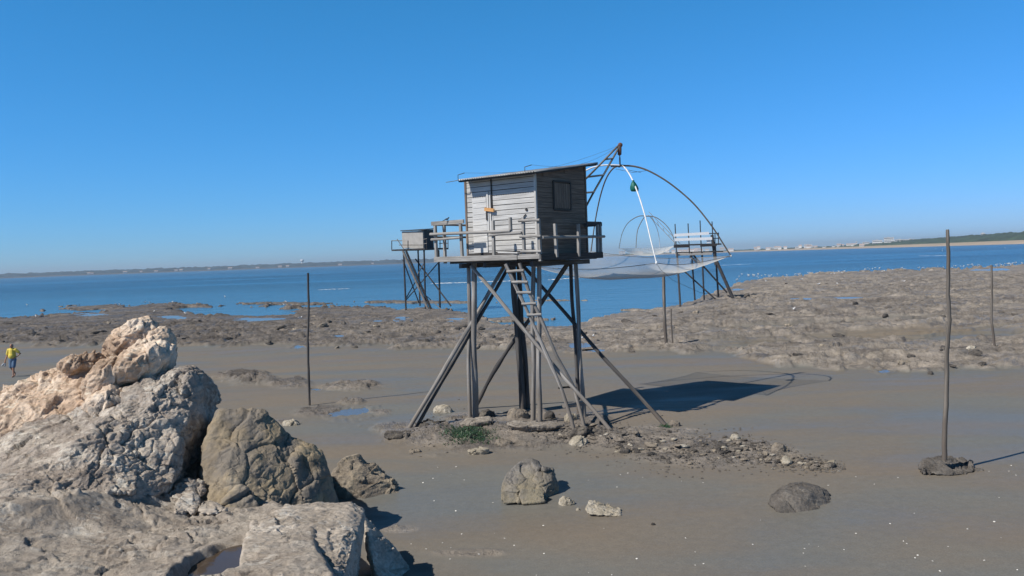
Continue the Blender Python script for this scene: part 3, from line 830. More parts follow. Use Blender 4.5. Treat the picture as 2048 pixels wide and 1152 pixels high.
mb.add([HV(0, WB, ZD), HV(WA, WB, ZD), HV(WA, WB, zroof(WB)), HV(0, WB, zroof(WB))], [[0, 1, 2, 3]])
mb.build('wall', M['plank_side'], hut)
for a, b_, lab in ((-.02, -.02, 1), (WA + .02, -.02, 0), (-.02, WB + .02, 0)):
    mb = MB(); zt = zroof(b_) - .02
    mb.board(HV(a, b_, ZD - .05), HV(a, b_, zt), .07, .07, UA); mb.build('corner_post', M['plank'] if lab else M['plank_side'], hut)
mb = MB(); mb.board(HV(0.02, -.045, ZD + .07), HV(1.72, -.045, ZD + .07), .03, .12, VB); mb.board(HV(1.76, -.045, ZD + .06), HV(WA, -.045, ZD + .06), .03, .10, VB); mb.build('dark_base_strip', M['plank_dark'], hut)  # darker strip along the foot of the front wall
# door: a leaf of wide boards, stile, latch
mb = MB(); z = ZD + .12; i = 0
hs_ = [.19, .17, .21, .16, .19, .20, .16, .21, .18, .17, .19]
for k, h in enumerate(hs_):
    if z + h > 7.62: break
    mb.board(HV(1.99, -.045 - (.012 if k in (3, 9) else 0), z + h / 2), HV(2.60, -.045 - (.012 if k in (3, 9) else 0), z + h / 2 - .012), .028, h - .012, VB); z += h
door = mb.build('door', M['plank_pale'], hut)
mb = MB(); mb.board(HV(1.93, -.055, 6.3), HV(1.93, -.055, 7.62), .035, .075, VB); mb.board(HV(1.83, -.055, 6.25), HV(1.83, -.055, 7.5), .03, .06, VB); mb.build('stile', M['plank_pale'], door)
mb = MB(); mb.board(HV(2.02, -.11, 7.05), HV(1.62, -.12, 6.99), .05, .11, VB); mb.build('latch', M['latch'], door, 'bright orange wooden latch')
mb = MB(); mb.board(HV(1.96, -.09, 6.68), HV(1.96, -.09, 6.98), .03, .05, VB); mb.build('hasp', M['iron'], door)
mb = MB(); mb.tube([HV(1.76, -.05, 7.05), HV(1.76, -.05, 8.03)], .022, 8); mb.build('shadow_line', M['iron'], hut)  # thin dark rod drawn for a shadow line down the lit wall
mb = MB(); mb.tube([HV(.34, -.03, 6.93), HV(.34, -.06, 6.93)], .045, 12); mb.build('vent', M['iron'], hut)
mb = MB(); mb.tube([HV(.47, -.06, 6.5), HV(.47, -.06, 6.68), HV(.40, -.06, 6.76), HV(.36, -.06, 6.78)], .02, 8); mb.tube([HV(.56, -.05, 6.56), HV(.44, -.05, 6.56)], .02, 8); mb.build('iron_bracket', M['iron'], hut)
# shutter on the shaded side
mb = MB()
for k in range(7):
    b_ = .96 + k * .13
    mb.board(HV(-.045, b_ + .065, 6.98), HV(-.045, b_ + .065, 7.80), .03, .122, UA)
sh = mb.build('shutter', M['plank_side'], hut)
mb = MB()
for b_ in (.93, 1.90): mb.board(HV(-.05, b_, 6.93), HV(-.05, b_, 7.86), .05, .05, UA)
for z in (6.93, 7.86): mb.board(HV(-.05, .95, z), HV(-.05, 1.88, z), .05, .05, UA)
mb.build('frame', M['plank_dark'], sh)
# corrugated roof
na = 260; a0, a1 = -.42, WA - .10; b0, b1 = -.56, WB + .28
aa = np.linspace(a0, a1, na); bb_ = np.linspace(b0, b1, 6)
X = np.zeros((6, na)); Y = X.copy(); Z = X.copy()
for i, bq in enumerate(bb_):
    for j, aq in enumerate(aa):
        v = HV(aq, bq, zroof(bq) + .045 + .02 * math.sin(aq * 2 * math.pi / .10) - .02 * (aq / 3) * 0)
        X[i, j], Y[i, j], Z[i, j] = v
off = root_loc(hut)
me = grid_mesh('roof', X - off.x, Y - off.y, Z - off.z)
roof = link('roof', me, M['tin'], hut)
sm_ = roof.modifiers.new('sheet', 'SOLIDIFY'); sm_.thickness = .006
mb = MB()
for bq in (b0 + .12, .9, 1.9, WB + .2): mb.board(HV(a0 + .04, bq, zroof(bq) - .01), HV(a1 - .04, bq, zroof(bq) - .01), .05, .06, VB)
mb.board(HV(a0 + .02, b0 + .05, zroof(b0) + .0), HV(a0 + .02, b1 - .03, zroof(b1) + .0), .03, .05, UA)
mb.board(HV(a1 - .02, b0 + .05, zroof(b0) + .0), HV(a1 - .02, b1 - .03, zroof(b1) + .0), .03, .05, UA)
mb.build('rafter', M['plank_dark'], roof)
for aq in (2.85, .05):
    mb = MB(); p = HV(aq, b0 + .12, zroof(b0) + .05); mb.tube([p, p + Vector((0, 0, .18)), p + Vector((.22, 0, .24))], .012, 6); mb.build('roof_hook', M['iron'], roof)
# deck
mb = MB()
AE0, AE1, BE0, BE1 = -.70, 3.72, -.80, 2.72
q = AE0
while q < AE1 - .02:
    w = .142
    mb.board(HV(q + w / 2, BE0, ZD - .02), HV(q + w / 2, BE1 + random.uniform(-.05, .04), ZD - .02), w - .012, .032, UA); q += w
mb.build('deck', M['rail'], hut)
mb = MB()
for bq in (BE0 + .32, .55, 1.5, 2.5): mb.board(HV(AE0 + .12, bq, ZD - .135), HV(AE1 - .45, bq, ZD - .135), .12, .17, VB)
mb.build('joist', M['pile_dark'], hut)
mb = MB()
for aq in (-.2, .75, 1.7, 2.75): mb.board(HV(aq, BE0 + .2, ZD - .30), HV(aq, BE1 - .1, ZD - .30), .13, .15, UA)
mb.build('beam', M['pile_dark'], hut)
for p0, p1, h, mt in ((HV(AE1, BE0 - .02, ZD - .05), HV(.18, BE0 - .02, ZD - .07), .17, 'rail'), (HV(.15, BE0 - .02, ZD - .06), HV(AE0, BE0 - .02, ZD - .065), .15, 'rail'),
                      (HV(AE0 - .02, BE0, ZD - .10), HV(AE0 - .02, BE1, ZD - .10), .20, 'plank_dark'), (HV(AE1, BE0, ZD - .05), HV(AE1, BE1, ZD - .05), .15, 'plank')):
    d = (p1 - p0).normalized(); mb = MB(); mb.board(p0, p1, .04, h, Vector((-d.y, d.x, 0))); mb.build('fascia_board', M[mt], hut)
# railing: squared posts and round rails
def post(a, b, z0, z1, mat='rail', w=.085):
    mb = MB(); mb.board(HV(a, b, z0), HV(a + random.uniform(-.03, .03), b, z1), w, w, UA); return mb.build('rail_post', M[mat], hut)
def rail(a0, b0, z0, a1, b1, z1, r=.05, mat='rail', sq=False):
    mb = MB()
    if sq: mb.board(HV(a0, b0, z0), HV(a1, b1, z1), .05, .13, None if sq == 2 else Vector((0, 0, 1)).cross((HV(a1, b1, z1) - HV(a0, b0, z0)).normalized()))
    else: mb.tube([HV(a0, b0, z0), HV(a1, b1, z1)], [r, r * .9], 10, .012, 0, int(a0 * 100 + z0 * 10), .05)
    return mb.build('rail', M[mat], hut)
for a, z0, z1 in ((1.15, ZD - .05, 6.62), (-.06, ZD - .1, 6.66), (-.68, ZD - .22, 6.54), (2.50, ZD - .1, 6.62), (3.66, ZD - .1, 6.60), (.44, 6.24, 6.68)): post(a, BE0 + .03, z0, z1)
for b_ in (-.02, 1.22): post(-.76, b_, ZD - .12, 6.43)
for a, b_, z1 in ((-.66, 2.50, 6.42), (-.66, 2.70, 6.46), (3.66, -.35, 6.60), (3.66, .9, 6.6), (3.62, 2.3, 6.6)): post(a, b_, ZD - .2, z1)
rail(3.80, BE0, 6.66, 2.35, BE0, 6.66, sq=1)
rail(3.82, BE0 - .06, 6.30, .38, BE0 - .06, 6.25, .055)
rail(3.78, BE0 - .06, 6.12, 2.48, BE0 - .06, 6.13, .045)
rail(1.22, BE0 - .05, 6.16, -.04, BE0 - .05, 6.18, .045)
rail(.05, BE0 - .05, 6.55, -.76, BE0 - .05, 6.53, .045)
rail(.02, BE0 - .05, 6.06, -.78, BE0 - .05, 6.04, .045)
rail(.0, BE0 - .05, 5.60, -.78, BE0 - .05, 5.58, .045)
rail(-.80, BE0, 6.00, -.80, BE1 + .02, 6.02, .05, 'rail')
rail(3.72, BE0, 6.62, 3.66, 2.3, 6.62, .04)
rail(3.72, BE0, 6.20, 3.66, 2.3, 6.18, .035, 'pile_dark')
rail(-.72, BE1, 6.44, 1.2, BE1, 6.44, sq=1, mat='pile_dark')
rail(-.66, 1.9, 6.46, -.66, BE1 + .02, 6.46, sq=1, mat='pile_dark')
mb = MB(); mb.board(HV(.95, BE0 + .05, 5.60), HV(.10, BE0 - .03, 5.56), .14, .03); mb.build('loose_board', M['plank_pale'], hut)
# stilts, driven in pairs
def pile(pt, dt, pb, db, r, mat='pile', seed=0, zt=5.28, wob=.03, name='pile', r1=None):
    top = P(pt[0], pt[1], dt); bot = P(pb[0], pb[1], db)
    bot = bot + (bot - top).normalized() * .35
    mb = MB(); mb.tube([top, bot], [r, r1 or r * 1.12], 12, wob, 0, seed, .05)
    return mb.build(name, M[mat], hut)
pile((937, 522), 28.7, (940, 832), 28.9, .064, 'pile', 1); pile((948, 524), 28.5, (951, 835), 28.6, .092, 'pile', 2, r1=.105)
pile((1025, 522), 29.9, (1045, 820), 29.8, .105, 'pile_dark', 3, r1=.115); pile((1037, 522), 30.0, (1055, 815), 30.0, .085, 'pile_dark', 4)
pile((1067, 520), 27.5, (1066, 838), 27.7, .07, 'pile', 5); pile((1078, 520), 27.4, (1080, 840), 27.5, .072, 'pile', 6)
pile((1141, 520), 28.9, (1157, 815), 29.0, .062, 'pile_dark', 7); pile((1151, 520), 28.7, (1169, 848), 28.3, .068, 'pile', 8)
def brace(pts, r, mat='pile', seed=0, wob=.03):
    v = [P(*p) for p in pts]; v[-1] = v[-1] + (v[-1] - v[-2]).normalized() * .15
    mb = MB()
    if len(v) > 2:
        w = []
        for a, b_ in zip(v[:-1], v[1:]):
            k = max(2, int((b_ - a).length / .4)); w += [a.lerp(b_, i / k) for i in range(k)]
        w.append(v[-1]); n_ = len(w)
        for _ in range(2): w = [w[0]] + [w[i] * .5 + (w[i - 1] + w[i + 1]) * .25 for i in range(1, n_ - 1)] + [w[-1]]
        mb.tube(w, [r * (1 + .15 * math.sin(i * 1.7)) for i in range(n_)], 12, 0, 0, seed, .08)
    else: mb.tube(v, [r, r], 12, wob, 0, seed, .06)
    return mb.build('brace', M[mat], hut)
brace([(1012, 527, 29.6), (818, 857, 27.1)], .068, 'pile', 11); brace([(1018, 532, 29.7), (832, 856, 27.3)], .06, 'pile_dark', 12)
brace([(942, 532, 28.3), (1225, 866, 25.4)], .06, 'pile', 13, .05)
brace([(1040, 525, 30.2), (1330, 850, 26.5)], .062, 'pile_dark', 14, .04)
brace([(1139, 522, 28.7), (1083, 606, 29.6), (1020, 692, 30.3), (1008, 712, 30.4), (985, 746, 30.5), (954, 808, 30.8)], .072, 'pile_dark', 15)
mb = MB(); mb.tube([P(1128, 812, 26.2), P(1165, 803, 27.8)], .06, 10, .02, 0, 3, .1); mb.build('brace', M['pile'], hut)
mb = MB(); mb.tube([P(1117, 776, 26.1), P(1136, 774, 26.3), P(1152, 776, 26.6)], .03, 8); mb.build('lashing', M['rope'], hut)
# mast: the leaning ladder with the pulley
mast = hut
Lt, Lb = P(1237, 291, 32.0), P(1100, 430, 29.6)
Rt, Rb = P(1241, 289, 32.0), P(1123, 503, 29.7)
mb = MB(); mb.tube([Lt, Lb], .036, 10, .015, 0, 1); mb.tube([Rt, Rb], .036, 10, .015, 0, 2)
der = mb.build('mast', M['pole'], hut)
for k in range(2): pass
def on(a, b_, py):
    lo, hi = 0.0, 1.0
    for _ in range(30):
        md = (lo + hi) / 2; v = a.lerp(b_, md); r = v - CAM; zc = r.dot(fwd); y = 576 - F_PX * r.dot(UP) / zc
        if y < py: lo = md
        else: hi = md
    return a.lerp(b_, lo)
for yl, yr in ((319, 316.5), (354, 350), (388, 384), (420, 416), (330 + 120, 448)):
    mb = MB(); mb.tube([on(Lt, Lb, yl), on(Rt, Rb, yr)], .035, 8); mb.build('rung', M['rail'], der)
tip = P(1240.5, 290, 31.95)
mb = MB(); mb.tube([P(1241.5, 286, 31.95), P(1239.5, 300, 31.95), P(1239, 309, 31.95), P(1239.5, 311, 31.95)], [.03, .07, .075, .03], 10); mb.ball(tip, .09, .05, .09); mb.build('pulley', M['rust'], der)
APEX = P(1240, 331, 32.0)
mb = MB(); mb.tube([P(1239.5, 310, 31.95), APEX], .02, 6); mb.build('hoist_rope', M['cable'], der)
for aq in (2.85, .05):
    mb = MB(); p = HV(aq, b0 + .12, zroof(b0) + .05) + Vector((.22, 0, .24))
    q_ = [p.lerp(tip, i / 10) - Vector((0, 0, .35 * math.sin(math.pi * i / 10))) for i in range(11)]
    mb.tube(q_, .0045, 5); mb.build('stay_cable', M['cable'], hut)
mb = MB(); p = HV(2.85, b0 + .12, zroof(b0) + .05); mb.tube([p, p + UA * .55 + Vector((0, 0, -.02))], .012, 5); mb.build('stay_cable', M['cable'], hut)

# ------------------------------------------------------------------ ladder
lad = thing('ladder', 'rough wooden ladder leaning up to the deck of the nearest stilt hut', 'ladder', G(1150, 858, .1))
r1a, r1b = P(1011, 528, 26.75), P(1150, 862, 25.9)
r1 = [r1a, P(1050, 612, 26.6), P(1099, 722, 26.3), P(1124, 780, 26.1), r1b]
r2 = [P(1039, 526, 26.5), P(1060, 590, 26.5), P(1083, 640, 26.5), P(1113, 712, 26.4), P(1148, 775, 26.4), P(1171, 862, 26.1)]
for rr2 in (r1, r2):
    w = []
    for a, b_ in zip(rr2[:-1], rr2[1:]): w += [a.lerp(b_, i / 4) for i in range(4)]
    w.append(rr2[-1] - Vector((0, 0, .12)))
    mb = MB(); mb.tube(w, [.055 + .006 * math.sin(i) for i in range(len(w))], 10, 0, 0, int(rr2[0].x * 50), .05); mb.build('stringer', M['pile'], lad)
def along(r, py):
    for a, b_ in zip(r[:-1], r[1:]):
        f = lambda v: 576 - F_PX * (v - CAM).dot(UP) / (v - CAM).dot(fwd)
        if f(a) <= py <= f(b_): return a.lerp(b_, (py - f(a)) / (f(b_) - f(a)))
    return r[-1]
for yl, yr in ((543, 541), (564, 564), (585, 585), (607.5, 607), (630, 629)):
    mb = MB(); a, b_ = along(r1, yl), along(r2, yr); e = (b_ - a).normalized() * .07; f_ = Vector((0, -.05, 0))
    mb.tube([a - e + f_, b_ + e + f_], .045, 8, .01, 0, int(yl), .08); mb.build('rung', M['rail'], lad)

# ------------------------------------------------------------------ square lift net with four bent arms
NR, NF, NB, NL = P(1462, 512, 31.6), P(1313, 526, 28.8), P(1182, 503, 35.0), P(1062, 533, 32.6)
net = thing('lift_net', 'large square lift net with four bent arms hanging beside the nearest stilt hut', 'fishing net', (4.2, 32.0, 5.0))
nn_ = 36
X = np.zeros((nn_, nn_)); Y = X.copy(); Z = X.copy()
for i in range(nn_):
    for j in range(nn_):
        u, v = i / (nn_ - 1), j / (nn_ - 1)      # L-F-R-B
        p = (NL * (1 - u) * (1 - v) + NF * u * (1 - v) + NR * u * v + NB * (1 - u) * v)
        eu, ev = 4 * u * (1 - u), 4 * v * (1 - v)
        sag = .72 * (eu * ev) ** .55 + .16 * max(eu * (1 - ev) , ev * (1 - eu))
        p = p + Vector((0, 0, -sag))
        ctr = Vector((4.0, 32.0, 0)); p.x += (ctr.x - p.x) * .10 * max(eu * (1 - ev), ev * (1 - eu)); p.y += (ctr.y - p.y) * .10 * max(eu * (1 - ev), ev * (1 - eu))
        X[i, j], Y[i, j], Z[i, j] = p
nz = fbm(np.stack([X.ravel() * .9, Y.ravel() * .9, Z.ravel()], 1), 5, 3).reshape(X.shape)
off = root_loc(net)
link('netting', grid_mesh('netting', X - off.x, Y - off.y, Z + .03 * nz - off.z), M['net'], net)
for a, b_ in ((NL, NF), (NF, NR), (NR, NB), (NB, NL)):
    mb = MB(); ii = [(t_ / 35) for t_ in range(36)]
edge = {'LF': (slice(None), 0), 'FR': (35, slice(None)), 'RB': (slice(None), 35), 'BL': (0, slice(None))}
for k, s_ in edge.items():
    mb = MB(); mb.tube([(x, y, z) for x, y, z in zip(X[s_], Y[s_], Z[s_])], .012, 5); mb.build('edge_rope', M['cable'], net)
def arm(end, name, mats, bow, r=.032, pts=None):
    v = []
    n_ = 24
    if pts: ctrl = [APEX] + [P(*p) for p in pts] + [end]
    else:
        mid = APEX.lerp(end, .5); out = (end - APEX); out.z = 0; out.normalize()
        ctrl = [APEX, APEX.lerp(end, .35) + out * bow * .6 + Vector((0, 0, bow * .9)), mid.lerp(end, .45) + out * bow + Vector((0, 0, bow * .55)), end]
    # Catmull-Rom through ctrl
    cc = [ctrl[0] * 2 - ctrl[1]] + ctrl + [ctrl[-1] * 2 - ctrl[-2]]
    for i in range(1, len(cc) - 2):
        for k in range(8):
            t_ = k / 8; p0, p1, p2, p3 = cc[i - 1:i + 3]
            v.append(0.5 * (2 * p1 + (p2 - p0) * t_ + (2 * p0 - 5 * p1 + 4 * p2 - p3) * t_ ** 2 + (3 * p1 - p0 - 3 * p2 + p3) * t_ ** 3))
    v.append(end)
    mb = MB(); mb.tube(v, [r * (1.15 - .35 * i / len(v)) for i in range(len(v))], 10); return mb.build('arm', M[mats], net)
arm(NR, 'arm', 'arm_brown', 0, .03, [(1270, 333, 32), (1300, 343, 31.9), (1340, 367, 31.8), (1385, 405, 31.7), (1422, 450, 31.6), (1448, 490, 31.6)])['label'] = 'long brown bent arm'
arm(NF, 'arm', 'arm_white', 0, .027, [(1250, 336, 31.7), (1263, 356, 31.2), (1277, 390, 30.4), (1290, 432, 29.8), (1302, 482, 29.2)])['label'] = 'white tube arm'
arm(NB, 'arm', 'arm_brown', 0, .028, [(1226, 337, 32.5), (1212, 358, 33.2), (1200, 395, 34), (1190, 445, 34.6)])
arm(NL, 'arm', 'arm_white', 0, .028, [(1222, 330, 32), (1198, 332, 32.1), (1172, 341, 32.2), (1130, 370, 32.4), (1090, 430, 32.5), (1068, 490, 32.6)])
mb = MB(); mb.board(APEX - Vector((.35, 0, .02)), APEX + Vector((.35, 0, -.02)), .06, .05); mb.board(APEX - Vector((0, .3, .02)), APEX + Vector((0, .3, -.02)), .06, .05); mb.tube([APEX, APEX + Vector((0, 0, .3))], .03, 8); mb.build('hub', M['iron'], net)
mb = MB()
for a, b_ in (((1295, 341, 31.9), (1266, 345, 31.1)), ((1266, 345, 31.1), (1232, 338, 32.4)), ((1282, 345, 31.9), (1256, 340, 31.5))): mb.tube([P(*a), P(*b_)], .008, 5)
mb.build('tie_cord', M['cable'], net)
for p, s_ in ((NF, .045), (NR, .035)):
    mb = MB(); mb.ball(p, s_, s_, s_ * 1.3); mb.build('float', M['arm_white'], net)
mb = MB(); mb.tube([NF + Vector((0, 0, -.02)), P(1322, 540, 29.6), P(1345, 560, 29.8), P(1400, 585, 30.6), P(1440, 592, 31.4)], .006, 5); mb.build('hand_line', M['rope'], net)
bag = MB(); c0 = P(1268, 372, 30.85)
prof = [(-.20, .03), (-.19, .13), (-.10, .155), (.0, .13), (.10, .085), (.18, .035), (.21, .045)]
rings = []
n_ = 16
vs = [c0 + Vector((r * math.cos(2 * math.pi * k / n_) * (1 + .18 * math.sin(k * 2.3)) - h * .12, r * .75 * math.sin(2 * math.pi * k / n_) * (1 + .15 * math.sin(k * 1.7)), h)) for h, r in prof for k in range(n_)]
fs = [[i * n_ + k, i * n_ + (k + 1) % n_, (i + 1) * n_ + (k + 1) % n_, (i + 1) * n_ + k] for i in range(len(prof) - 1) for k in range(n_)] + [list(range(n_))[::-1], [(len(prof) - 1) * n_ + k for k in range(n_)]]
bag.add(vs, fs, None, 0, True)
tag(bag.build('bag', M['green_bag']), 'dark green plastic bag tied to the white arm of the lift net', 'bag')

# ------------------------------------------------------------------ far hut, left
DH = 95.0
fh = thing('fishing_hut', 'small far fishing hut on thin stilts standing on the reef left of the nearest hut', 'fishing hut', G(845, 612, .2))
cA, cB, cC = (805, 848, 872)
def FP(px, py, d=DH): return P(px, py, d)
dz = lambda px, py, d=DH: P(px, py, d)
q0, q1, q2 = dz(805, 497, 95.5), dz(848, 497, 94), dz(868, 497, 97.5)
def quadwall(a, b_, ta, tb, mat, name='wall', th=.08, label=None):
    mb = MB(); n_ = Vector((b_ - a).yxz); n_ = Vector((-(b_ - a).y, (b_ - a).x, 0)).normalized() * th
    A0 = [a, b_, Vector((b_.x, b_.y, tb)), Vector((a.x, a.y, ta))]; B0 = [v + n_ for v in A0]
    mb.add(A0 + B0, [[0, 1, 2, 3], [7, 6, 5, 4], [0, 4, 5, 1], [1, 5, 6, 2], [2, 6, 7, 3], [3, 7, 4, 0]])
    return mb.build(name, mat, fh, label)
tA, tB, tC = dz(805, 463, 95.5).z, dz(848, 462, 94).z, dz(868, 459, 97.5).z
q3 = q0 + (q2 - q1)
w0 = quadwall(q0, q1, tA, tB, M['far_wall'], label='pale front wall'); quadwall(q1, q2, tB, tC, M['far_wood'], label='side wall in a shaded tone'); quadwall(q2, q3, tC, tC - .1, M['far_wood']); quadwall(q3, q0, tC - .1, tA, M['far_wood'])  # side walls take a dark wood, their shade put into the colour
mb = MB(); mb.board(dz(808, 474, 95.4), dz(819, 474, 95.0), .03, .22); mb.build('window', M['far_wood'], fh)
e_ = (q1 - q0).normalized() * .12; g_ = (q2 - q1).normalized() * .2
mb = MB(); R4 = [Vector((p.x, p.y, z)) for p, z in ((q0 - e_ - g_, tA + .04), (q1 + e_ - g_, tB + .04), (q2 + e_ + g_, tC + .06), (q3 - e_ + g_, tC + .02))]
R8 = R4 + [p + Vector((0, 0, .09)) for p in R4]
mb.add(R8, [[3, 2, 1, 0], [4, 5, 6, 7], [0, 1, 5, 4], [1, 2, 6, 5], [2, 3, 7, 6], [3, 0, 4, 7]]); mb.build('roof', M['far_wood'], fh)
mb = MB(); D4 = [dz(783, 499.5, 95.5), dz(850, 501, 93.2), dz(897, 497, 97.5)]; D4.append(D4[0] + D4[2] - D4[1])
zd_ = sum(p.z for p in D4) / 4
D8 = [Vector((p.x, p.y, zd_ - .12)) for p in D4] + [Vector((p.x, p.y, zd_ + .05)) for p in D4]
mb.add(D8, [[3, 2, 1, 0], [4, 5, 6, 7], [0, 1, 5, 4], [1, 2, 6, 5], [2, 3, 7, 6], [3, 0, 4, 7]]); mb.build('deck', M['far_wood'], fh)
def fbar(parent, name, a, b_, r, mat='far_wood'):
    mb = MB(); mb.tube([P(*a), P(*b_)], [r, r], 7); return mb.build(name, M[mat], parent)
for a, b_ in (((783.5, 481.5, 95), (783.5, 500, 95)), ((816, 481, 94), (816, 500, 94)), ((853, 478, 93.3), (853, 499, 93.3)), ((896, 477.5, 97), (896, 497, 97)), ((880, 478, 97), (880, 498, 97))): fbar(fh, 'rail_post', a, b_, .05)
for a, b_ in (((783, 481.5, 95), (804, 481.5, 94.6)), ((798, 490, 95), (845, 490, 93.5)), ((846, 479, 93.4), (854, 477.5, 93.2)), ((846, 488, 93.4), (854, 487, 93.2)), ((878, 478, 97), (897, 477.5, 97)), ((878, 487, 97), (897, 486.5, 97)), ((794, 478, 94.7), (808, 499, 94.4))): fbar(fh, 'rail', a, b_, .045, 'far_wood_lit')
for a, b_, r in (((807, 500, 94.5), (812, 624, 93.8), .10), ((836, 500, 97), (840, 612, 97), .09), ((848, 500, 93.6), (851, 618, 93.4), .10), ((877, 500, 96.5), (880, 617, 96.3), .11)): fbar(fh, 'pile', a, b_, r)
for a, b_, r, mt in (((806, 502, 94), (856, 618, 93), .14, 'far_wood_lit'), ((812, 502, 94.2), (862, 618, 93.2), .13, 'far_wood'), ((876, 526, 96), (812, 600, 94), .06, 'far_wood'), ((847, 528, 94), (836, 548, 96), .06, 'far_wood_lit'), ((831, 518, 96), (902, 612, 92.5), .08, 'far_wood'),
                     ((806, 520, 94.6), (838, 606, 96.5), .07, 'far_wood'), ((830, 565, 95), (810, 600, 94), .06, 'far_wood'), ((853, 592, 94), (884, 620, 93), .05, 'far_wood_lit')): fbar(fh, 'brace', a, b_, r, mt)

# ------------------------------------------------------------------ far open platform, right
fp = thing('fishing_platform', 'far open fishing platform with white railing boards on stilts at the reef edge', 'fishing platform', G(1400, 600, .2))
DP = 88.0
for x, y in ((1350, 448), (1376, 447), (1400, 441), (1424, 443)): fbar(fp, 'rail_post', (x, y, DP), (x + 3, 507, DP), .055)
for (x0, y0), (x1, y1) in (((1348, 470.5), (1418, 466.5)), ((1349, 479.5), (1424, 477))):
    mb = MB(); mb.board(P(x0, y0, DP - .2), P(x1, y1, DP - .2), .05, .29); mb.build('railing_board', M['white_paint'], fp)
mb = MB(); mb.board(P(1413, 481, DP - .1), P(1421, 480, DP - .1), .05, .55); mb.build('railing_board', M['white_paint'], fp)
for a, b_ in (((1418, 467, DP), (1437, 466.5, 90)), ((1420, 477, DP), (1437, 476.5, 90)), ((1437, 465, 90), (1437, 490, 90)), ((1430, 466, 89), (1430, 490, 89))): fbar(fp, 'rail', a, b_, .05)
def platebox(pxs, py, th, mat, name):
    p = [P(pxs[0], py, DP - .3), P(pxs[1], py - 2.5, DP - .3), P(pxs[1] + 3, py - 2.5, DP + 2.6), P(pxs[0] + 5, py, DP + 2.6)]
    z = sum(v.z for v in p) / 4; mb = MB()
    zz = [p[0].z, p[1].z, p[1].z, p[0].z]
    B8 = [Vector((v.x, v.y, q_ - th)) for v, q_ in zip(p, zz)] + [Vector((v.x, v.y, q_)) for v, q_ in zip(p, zz)]
    mb.add(B8, [[3, 2, 1, 0], [4, 5, 6, 7], [0, 1, 5, 4], [1, 2, 6, 5], [2, 3, 7, 6], [3, 0, 4, 7]]); return mb.build(name, M[mat], fp)
platebox((1348, 1440), 489, .14, 'far_wood', 'deck')
mb = MB(); mb.board(P(1348, 493, DP - .4), P(1379, 492, DP - .4), .3, .28); mb.build('deck_beam', M['far_wood'], fp)
mb = MB(); mb.board(P(1401, 491, DP - .4), P(1433, 489.5, DP - .4), .3, .28); mb.build('deck_beam', M['far_wood'], fp)
mb = MB(); mb.board(P(1355, 505, DP - .3), P(1446, 503, DP - .3), .3, .12); mb.build('beam', M['far_wood'], fp)
mb = MB(); mb.board(P(1351, 509.5, DP - .5), P(1424, 507.5, DP - .5), .05, .20); mb.build('beam', M['far_wall'], fp)
for a, b_, r in (((1354, 505, DP - .6), (1361, 618, 80), .10), ((1383, 505, DP), (1390, 603, DP + 1), .09), ((1404, 505, DP), (1408.5, 604, DP + .3), .09), ((1430, 490, DP), (1437, 598, DP + 2), .10), ((1424, 470, DP), (1432, 530, DP - .4), .16)): fbar(fp, 'pile', a, b_, r)
for a, b_, r, mt in (((1432, 520, DP - .4), (1468, 601, DP - 1.5), .17, 'far_wood'), ((1385, 508, DP), (1454, 585, DP + .5), .09, 'far_wood'), ((1366, 540, DP), (1437, 604, DP - 1), .08, 'far_wood'), ((1380, 512, DP), (1400, 530, DP), .12, 'far_wood_lit')): fbar(fp, 'brace', a, b_, r, mt)
fn = thing('lift_net', 'small far lift net with thin bent arms hanging left of the open platform', 'fishing net', P(1290, 505, 92))
AP2 = P(1292, 432, 92); ends = [P(1238, 497, 94), P(1272, 496, 89), P(1320, 497, 95), P(1350, 492, 90)]
for e2, pts, mt in ((ends[0], [(1276, 433, 92.3), (1256, 446, 93), (1244, 468, 93.6)], 'arm_brown'), (ends[1], [(1286, 438, 91.5), (1276, 458, 90.3), (1273, 478, 89.5)], 'arm_brown'), (ends[2], [(1300, 433, 92.5), (1312, 452, 93.5), (1318, 475, 94.5)], 'arm_white'), (ends[3], [(1312, 435, 91.6), (1332, 450, 91), (1345, 470, 90.4)], 'arm_brown')):
    ctrl = [AP2] + [P(*p) for p in pts] + [e2]; cc = [ctrl[0] * 2 - ctrl[1]] + ctrl + [ctrl[-1] * 2 - ctrl[-2]]; v = []
    for i in range(1, len(cc) - 2):
        for k in range(6):
            t_ = k / 6; p0, p1, p2, p3 = cc[i - 1:i + 3]
            v.append(0.5 * (2 * p1 + (p2 - p0) * t_ + (2 * p0 - 5 * p1 + 4 * p2 - p3) * t_ ** 2 + (3 * p1 - p0 - 3 * p2 + p3) * t_ ** 3))
    v.append(e2); mb = MB(); mb.tube(v, [.05 - .02 * i / len(v) for i in range(len(v))], 6); mb.build('arm', M[mt], fn)
X = np.zeros((14, 14)); Y = X.copy(); Z = X.copy()
for i in range(14):
    for j in range(14):
        u, v = i / 13, j / 13; p = ends[0] * (1 - u) * (1 - v) + ends[1] * u * (1 - v) + ends[3] * u * v + ends[2] * (1 - u) * v
        X[i, j], Y[i, j], Z[i, j] = p.x, p.y, p.z - .9 * (16 * u * (1 - u) * v * (1 - v)) ** .6
off = root_loc(fn)
link('netting', grid_mesh('netting', X - off.x, Y - off.y, Z - off.z), M['net'], fn)
mb = MB(); mb.tube([P(1298, 424, 92), P(1360, 487, 88)], .03, 6); mb.tube([P(1302, 436, 92), P(1352, 488, 88)], .03, 6)
for k in range(5):
    a = P(1302 + k * 12, 431 + k * 12.3, 91.5 - k * .8); b_ = P(1308 + k * 10, 442 + k * 10.5, 91.5 - k * .8); mb.tube([a, b_], .025, 5)
mb.build('mast', M['far_wood_lit'], fp)

